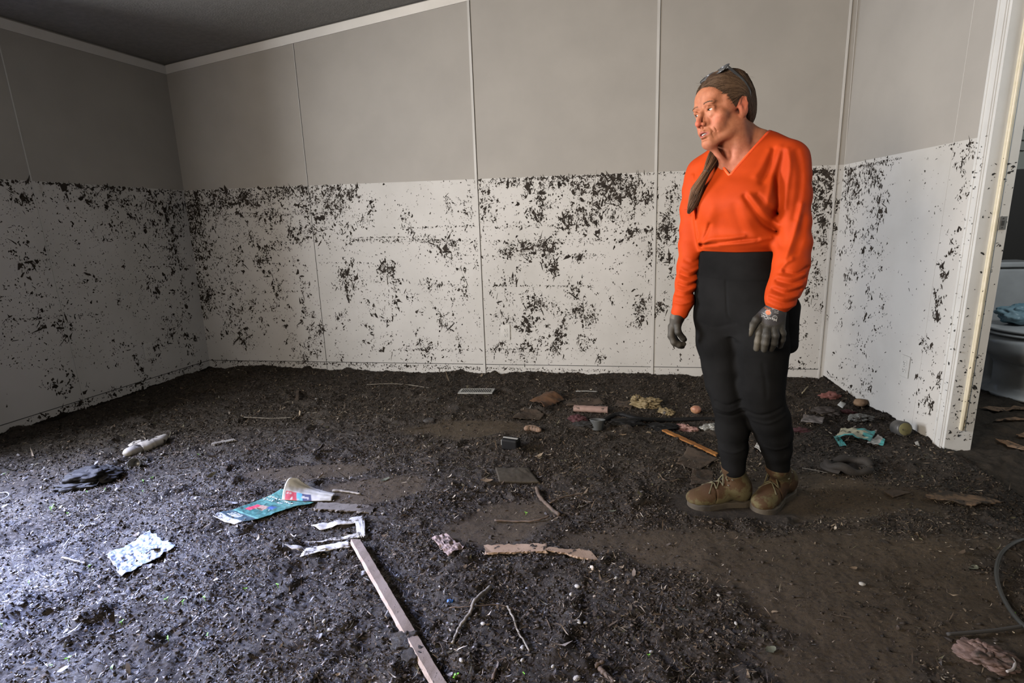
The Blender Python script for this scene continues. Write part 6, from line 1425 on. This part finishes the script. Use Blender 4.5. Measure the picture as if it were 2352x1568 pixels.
v, f = lathe([(0, .062), (.029, .062), (.031, .060), (.031, .054), (0, .054)], 30, c, Mj); mesh('lid', v, f, dm('yellowed_lid', (.13, .12, .055), (.09, .08, .04), w3=.6), jar, True)
pk = empty('wrapper', G_(1970, 1018), 'crumpled teal and cream packet on the mud near the door', 'packet')
def pkcol(S_, T_):
    c = np.tile((.26, .245, .17), (len(S_), 1)); e_ = (S_ < .14) | (T_ > .80+.1*np.sin(S_*9)) | ((S_ > .78) & (T_ > .45)); c[e_] = (.04, .19, .185); return c
D_pack = pm('packet_print', (1, 1, 1), (.8, .8, .8), 20, .45, .3, 90, .4, attr=True, c3=MUDC, s3=30, w3=.57)
sheet('folded_pouch', [(1918, 1012), (1930, 999), (2010, 1003), (1998, 1024)], D_pack, amp=.010, nx=50, ny=26, freq=12, lift=.022, seed=57, parent=pk, colf=pkcol, ridge=True, bow=.012); sheet('side_flap', [(1914, 1008), (1922, 1003), (1944, 1026), (1928, 1028)], D_pack, amp=.004, nx=20, ny=14, lift=.010, seed=58, parent=pk, colf=lambda s, t: np.tile((.04, .19, .185), (len(s), 1)))
sheet('torn_end', [(1990, 1026), (2015, 1010), (2032, 1018), (2028, 1032)], D_pack, amp=.008, nx=24, ny=16, lift=.014, seed=59, parent=pk, ridge=True, colf=lambda s, t: np.where((t > .7)[:, None], (.04, .19, .185), (.20, .20, .19)))
hat = empty('cap', G_(1950, 1080), 'dark muddy cap lying crown-down right of her boots', 'cap')
c = G_(1948, 1082); D_hat = dm('muddy_hat', (.014, .012, .010), (.022, .018, .015), scale=18, w3=.66, bump=.7)
v, f = tube([c+np.array([.085*math.cos(a), .058*math.sin(a), .026+.010*math.sin(a*2)+.006*math.sin(a*5)]) for a in np.linspace(0, 2*math.pi, 49)], .016*(1+.12*np.sin(np.linspace(0, 30, 49))), 10, False, squash=1.1); mesh('rim', v, f, D_hat, hat, True)
V = []; n_ = 40
for i in range(12):
    t = i/11; rr = math.cos(t*math.pi/2)**.6
    for j in range(n_): a = 2*math.pi*j/n_; V.append(c+np.array([.082*rr*math.cos(a), .055*rr*math.sin(a), .024-.022*t+.003*math.sin(a*6+t*4)]))
F_ = [(i*n_+j, i*n_+(j+1) % n_, (i+1)*n_+(j+1) % n_, (i+1)*n_+j) for i in range(11) for j in range(n_)]; mesh('crown', V, F_, D_hat, hat, True)
P_ = []; 
for s_, r_o in ((0, 1.0), (1, 1.35)): P_.append([c+np.array([.085*r_o*math.cos(a), .058*r_o*math.sin(a), .030-.012*s_]) for a in np.linspace(2.0, 4.1, 12)])
V = P_[0]+P_[1]+[p-[0, 0, .004] for p in P_[0]+P_[1]]; F_ = [(k, k+1, 13+k, 12+k) for k in range(11)]+[(24+k, 36+k, 37+k, 25+k) for k in range(11)]+[(12+k, 13+k, 37+k, 36+k) for k in range(11)]; mesh('brim', V, F_, D_hat, hat, True)
tag(sheet('card', [(2100, 1020), (2108, 1016), (2112, 1026), (2104, 1030)], D_paper, amp=.001, lift=.010, seed=61, nx=6, ny=6), 'tiny torn white tag near the door casing', 'paper scrap')
tag(sheet('paper_scrap', [(2004, 996), (2008, 992), (2014, 993), (2011, 999)], D_paper, amp=.001, lift=.012, seed=62, nx=6, ny=6), 'tiny cream scrap above the teal packet', 'paper scrap')
tag(sheet('broken_board', [(2118, 1150), (2170, 1134), (2304, 1160), (2230, 1170)], dm('broken_hardboard', (.11, .072, .045), (.05, .034, .022), scale=16, w3=.5), amp=.004, lift=.022, seed=63, nx=50, ny=20, rag=.08, thick=.006), 'broken brown board with torn edges by the doorway', 'board')
tag(sheet('broken_board', [(2028, 1132), (2060, 1130), (2092, 1136), (2050, 1146)], D_cardp, amp=.003, lift=.012, seed=64, rag=.05, thick=.004), 'small curled brown flake left of the broken board', 'board')
tag(twig('cable', [(2370, 1240), (2330, 1252), (2300, 1276), (2288, 1310), (2292, 1350), (2310, 1392), (2335, 1428), (2370, 1462)], .0058, .0058, pm('black_cable', (.016, .017, .016), rough=.5), 19, .010, None, False, 0), 'black cable looping in from the right edge', 'cable')
tag(twig('cable', [(2175, 1462), (2230, 1458), (2290, 1452), (2370, 1440)], .0045, .0045, pm('dusty_cord', (.022, .02, .018), rough=.8), 20, .008, None, False, 0), 'straight muddy cord below the cable loop', 'cord')
ck = empty('crumpled_cloth', G_(2268, 1522), 'crumpled pinkish-brown cloth in the bottom right corner', 'cloth')
D_rag = dm('pinkish_rag', (.105, .068, .058), (.055, .037, .031), scale=26, w3=.58, s3=26)
blob('cloth_body', 2262, 1520, .062, .045, .026, D_rag, 70, .28, 2.6, parent=ck, crease=.5, n=90, yaw=-.3); blob('cloth_fold', 2235, 1500, .03, .03, .022, D_rag, 71, .3, 3, parent=ck, crease=.5, n=60)
twig('hem_cord', [(2318, 1532), (2326, 1545), (2322, 1560), (2308, 1566)], .0030, .0030, dm('white_cord', (.28, .26, .25), (.2, .18, .17), w3=.68), 21, .03, ck, False, 0)
# scattered pale pebbles and shells
r_ = np.random.default_rng(33); D_peb = dm('pale_pebble', (.24, .23, .21), (.17, .16, .145), w3=.7)
pb = [(372, 1045), (1312, 1368), (1326, 1350), (1415, 1330), (1330, 1432), (1345, 1434), (1200, 1492), (1110, 1436), (1270, 1534), (1060, 1520), (1496, 1500), (1390, 1488), (1440, 1480), (205, 1302), (278, 1420), (75, 1070), (105, 1104), (610, 1545), (745, 1430), (757, 1450), (880, 1182), (1010, 1350), (1325, 1562), (1690, 1435), (1980, 1345), (1200, 1520), (1650, 1370), (340, 1330)]
p0 = None
for k, (x, y) in enumerate(pb):
    c = G_(x, y)
    if p0 is None: p0 = blob('pebble', x, y, .0080, .0058, .0045, D_peb, 80, .15, 2.2, n=14, at=(0, 0, 0)); o = p0
    else: o = p0.copy(); COL.objects.link(o)
    o.location = tuple(float(q_) for q_ in c+[0, 0, .003]); o.rotation_euler = (0, 0, k*1.3); s_ = float(r_.uniform(.6, 1.25)); o.scale = (s_, s_, s_)
    tag(o, 'small pale pebble or shell bit pressed into the dark mud', 'pebble', 'pale pebbles in the mud')
# green sprouts
sp0 = None
sprouts = [(455, 1047), (120, 1170), (118, 1174), (125, 1166), (157, 1182), (204, 1305), (68, 1342), (5, 1440), (385, 1380), (420, 1390), (472, 1379), (563, 1357), (281, 1434), (388, 1472), (122, 1532), (158, 1520), (258, 1542), (1208, 1182), (1048, 1556), (1045, 1560), (1205, 1552), (1490, 1508), (2330, 1415), (243, 1126), (330, 1108), (12, 1092), (18, 1088), (330, 1132), (200, 1132), (350, 1102), (480, 1462), (640, 1350)]
def sprout_mesh():
    v, f = tube([(0, 0, 0), (.0006, 0, .006), (.0002, .0004, .011)], .0007, 5); mb = MB(); mb.add(v, f)
    for s_ in (-1, 1):
        lv = [(0, 0, .011), (s_*.003, .0022, .0125), (s_*.0065, 0, .0128), (s_*.003, -.0022, .0125), (0, 0, .0104), (s_*.003, .0022, .0118), (s_*.0065, 0, .0122), (s_*.003, -.0022, .0118)]
        mb.add(lv, [(0, 1, 2, 3), (7, 6, 5, 4), (0, 4, 5, 1), (1, 5, 6, 2), (2, 6, 7, 3), (3, 7, 4, 0)])
    return mb
for k, (x, y) in enumerate(sprouts):
    c = G_(x, y)
    if sp0 is None: sp0 = sprout_mesh().build('sprout', D_sprout); o = sp0
    else: o = sp0.copy(); COL.objects.link(o)
    o.location = tuple(float(q_) for q_ in c); o.rotation_euler = (.2*math.sin(k), .2*math.cos(k*2), k*.9); s_ = float(r_.uniform(.7, 1.3)); o.scale = (s_, s_, s_)
    tag(o, 'tiny bright green seedling with two leaves sprouting from the mud', 'seedling', 'green seedlings in the mud')

# ------------------------------------------------------------------ outlets
def outlet(name_label, c, n_, u_2, cat='outlet'):
    c, n_, u_2 = [np.array(q_, float) for q_ in (c, n_, u_2)]; M = np.stack([u_2, -n_, [0, 0, 1.]], 1); e = empty('wall_outlet', c, name_label, cat)
    M_pl = pm('outlet_plate', (.38, .375, .36), (.34, .335, .32), 20, .4); M_sl = M_dark
    def ob(nm, x, y, z, sx, sy, sz, mt, par, bev=0):
        v, f = box(x, y, z, sx, sy, sz); o = mesh(nm, v @ M.T+c, f, mt, par)
        if bev: md = o.modifiers.new('bevel', 'BEVEL'); md.width = bev; md.segments = 3
        return o
    pl = ob('plate', 0, -.003, 0, .070, .006, .114, M_pl, e, .0022)
    for s_ in (-1, 1):
        so = ob('socket', 0, -.0066, s_*.0195, .033, .003, .028, M_pl, e, .001)
        ob('slot', -.006, -.0083, s_*.0195+.002, .0022, .0006, .009, M_sl, so); ob('slot', .006, -.0083, s_*.0195+.002, .0022, .0006, .007, M_sl, so); ob('ground_hole', 0, -.0083, s_*.0195-.008, .005, .0006, .004, M_sl, so)
    v, f = lathe([(0, 0), (.003, 0), (.003, -.0012), (0, -.0014)], 12); v = v @ rotx(-math.pi/2).T; v = v+[0, -.0062, 0]; mesh('screw', v @ M.T+c, f, M_steel, e)
outlet('white double outlet low on the back wall, speckled with mud', ony(1161, 763, D)+[0, -.0005, 0], (0, -1, 0), (1, 0, 0))
pr_o = onright(2080, 841); un = np.array([TR, -1.0, 0]); un /= np.linalg.norm(un)
outlet('white outlet low on the right wall near the door casing', pr_o+np.array([-.0005, 0, 0]), (-1, 0, 0), un)
pl_o = onleft(340, 806); ul = np.array([TL, -1.0, 0]); ul = -ul/np.linalg.norm(ul)
outlet('mud-smeared outlet low on the left wall', pl_o+np.array([.0005, 0, 0]), (1, 0, 0), ul)
bo_ = empty('white_bottle', G_(1721, 992), 'small white bottle with a pink cap leaning in the mud behind her legs', 'bottle')
c = G_(1721, 992)+[0, 0, .026]; v, f = lathe([(0, 0), (.024, .001), (.027, .006), (.027, .085), (.022, .10), (.011, .112), (.011, .118), (0, .118)], 22, c, rotz(.15) @ rotx(-.5)); mesh('bottle_body', v, f, dm('white_bottle_plastic', (.32, .32, .30), (.25, .25, .235), w3=.68), bo_, True)
v, f = lathe([(.0, .118), (.013, .118), (.013, .132), (.012, .134), (0, .134)], 18, c, rotz(.15) @ rotx(-.5)); mesh('screw_cap', v, f, D_pink, bo_, True)
tag(sheet('paper_scrap', [(1732, 1030), (1738, 1022), (1754, 1034), (1752, 1044)], D_paper, amp=.003, lift=.010, seed=93, nx=12, ny=8), 'grubby paper scrap in front of her left ankle', 'paper scrap')
tag(twig('straw', [(1842, 1078), (1865, 1082), (1902, 1090)], .0018, .0014, D_bark, 94, .008), 'thin straw between her left boot and the cap', 'straw')
r_ = np.random.default_rng(3)

# ------------------------------------------------------------------ bathroom things
T_por = dm('porcelain', (.36, .36, .355), (.30, .30, .295), scale=5, rough=.25, w3=.66, s3=12, spec=.5, bump=.05)
tc_ = onz(2330, 905, .02); ty = 3.82; tx = 2.545
toi = empty('toilet', (tx, ty-.3, 0), 'white mud-spattered toilet in the bathroom, lid closed', 'toilet')
TF = Field((tx-.30, ty-.62, -.05), (tx+.30, ty+.34, .48), .006)
TF.ell((tx, ty-.30, .30), (.185, .245, .11), .02); TF.cap((tx, ty-.24, .0), (tx, ty-.24, .22), .090, .095, .05); TF.cap((tx, ty-.04, .02), (tx, ty-.02, .24), .075, .085, .05); TF.ell((tx, ty-.28, .34), (.190, .245, .05), .03)
TF.ell((tx, ty-.22, .0), (.115, .23, .03), .04)
TF.put((tx-.3, ty-.62, -.1), (tx+.3, ty+.34, .6), lambda X, Y, Z: (.372-Z)+0*X+0*Y, .01, 's', 0)
V_, F_ = TF.mesh(); mesh('bowl', relax(V_, F_, 2), F_, T_por, toi, True)
def lidsolid(name, z0, z1, rx, ry, mat):
    n_ = 48; prof = [(0.0, z0), (.9, z0), (.985, z0+(z1-z0)*.25), (1, (z0+z1)/2), (.985, z1-(z1-z0)*.25), (.93, z1), (0, z1+.004)]
    V = []; 
    for rr, z in prof:
        for j in range(n_): a = 2*math.pi*j/n_; V.append((tx+rr*rx*math.cos(a), ty-.28+rr*(ry if math.sin(a) < 0 else ry*.85)*math.sin(a), z))
    F2_ = [(i*n_+j, i*n_+(j+1) % n_, (i+1)*n_+(j+1) % n_, (i+1)*n_+j) for i in range(len(prof)-1) for j in range(n_)]
    return mesh(name, V, F2_, mat, toi, True)
lidsolid('seat', .374, .394, .192, .245, T_por); lidsolid('lid', .397, .420, .190, .243, T_por)
v, f = box(tx, ty+.13, .56, .46, .19, .36); o = mesh('tank', v, f, T_por, toi); md = o.modifiers.new('b', 'BEVEL'); md.width = .025; md.segments = 5
v, f = box(tx, ty+.125, .755, .49, .215, .035); o = mesh('tank_lid', v, f, T_por, toi); md = o.modifiers.new('b', 'BEVEL'); md.width = .010; md.segments = 4
def xyblob(name, x, y, z, rx, ry, rz, mat, seed, parent=None, **k): return blob(name, 0, 0, rx, ry, rz, mat, seed, at=(x, y, z), parent=parent, sink=.1, **k)
tag(xyblob('mud_heap', tx-.10, ty+.11, .772, .13, .06, .018, M_mud, 90, amp=.5, freq=4, n=70, crease=.4), 'dark muck left lying on the toilet tank lid', 'mud')
tag(xyblob('plastic_bag', tx-.01, ty-.24, .423, .12, .09, .065, dm('blue_plastic_bag', (.10, .20, .25), (.17, .25, .28), scale=9, rough=.3, w3=.64), 91, amp=.30, freq=2.2, n=90, crease=.25), 'crumpled light blue plastic bag on the closed toilet lid', 'bag')
pb_ = empty('pink_box', (tx-.17, ty+.14, .775), 'pink box standing at the left end of the toilet tank', 'box')
v, f = box(tx-.155, ty+.15, .895, .075, .09, .235); mesh('carton', v, f, dm('pink_carton', (.22, .085, .12), (.17, .07, .10), w3=.68), pb_); v, f = box(tx-.155, ty+.15, 1.014, .082, .096, .010); mesh('lid', v, f, D_cloth, pb_)
v, f = box(tx-.165, ty+.104, .88, .006, .002, .11); mesh('barcode_strip', v, f, D_black, pb_)
# hanging dark mirror frame edge and curly wires on the bathroom wall
mr_ = empty('wall_cabinet', (tx+.14, YB1, 1.0), 'dark cabinet edge hanging on the bathroom back wall', 'cabinet')
v, f = box(tx+.42, YB1-.055, 1.05, .42, .10, .62); mesh('carcass', v, f, pm('dark_cabinet', (.02, .018, .016), (.03, .027, .024), 8, .5), mr_); v, f = box(tx+.42, YB1-.112, 1.05, .40, .012, .60); dd_ = mesh('door', v, f, pm('dark_cabinet_door', (.025, .022, .02), rough=.4), mr_)
v, f = tube([(tx+.24, YB1-.120, 1.0), (tx+.24, YB1-.135, 1.02), (tx+.24, YB1-.135, 1.08), (tx+.24, YB1-.120, 1.10)], .004, 6); mesh('handle', v, f, M_steel, dd_, True)
for k in range(4):
    cx_ = 2.86+.02*k; cz_ = 1.42+.065*k; P_ = [(cx_+.16*math.cos(a), YB1-.012-.004*k, cz_+.07*math.sin(a)) for a in np.linspace(2.9-.1*k, 1.2, 12)]
    v, f = tube(P_, .0026, 6); tag(mesh('curly_wire', v, f, D_black, None, True), 'thin black wire curving up the bathroom wall', 'wire', 'curly wires on the bathroom wall')
# torn vinyl strips on the bathroom floor
for k, (x, y, L, wd, a) in enumerate([(2.25, 3.05, .30, .05, .2), (2.35, 3.25, .38, .06, .1), (2.15, 2.85, .16, .05, .5), (2.55, 3.15, .26, .05, -.1), (2.45, 2.95, .20, .03, .3), (2.05, 3.25, .14, .07, .8), (1.98, 2.70, .07, .10, .3), (2.1, 2.55, .06, .03, .3), (2.6, 3.35, .30, .04, .15), (2.35, 2.72, .05, .03, 1)]):
    r2 = np.random.default_rng(200+k); n_ = 14; V = []
    for i in range(n_+1):
        t = i/n_-.5; hw = wd/2*(1-(2*t)**4)*(.7+.5*r2.random()); 
        for s_ in (-1, 1): p = np.array([t*L, s_*hw*(.6+.8*r2.random()), 0]) @ rotz(a).T; V.append((x+p[0], y+p[1], gz(x+p[0], y+p[1])+.010))
    m_ = len(V); V += [(p[0], p[1], p[2]-.003) for p in V]; F_ = [(2*i, 2*i+2, 2*i+3, 2*i+1) for i in range(n_)]+[(m_+2*i, m_+2*i+1, m_+2*i+3, m_+2*i+2) for i in range(n_)]+[(2*i, m_+2*i, m_+2*i+2, 2*i+2) for i in range(n_)]+[(2*i+1, 2*i+3, m_+2*i+3, m_+2*i+1) for i in range(n_)]
    tag(mesh('vinyl_scrap', V, F_, dm('tan_vinyl', (.15, .095, .06), (.10, .065, .042), scale=20, w3=.54, s3=40)), 'torn tan vinyl flooring scrap on the bathroom mud', 'flooring scrap', 'torn vinyl scraps in the bathroom')
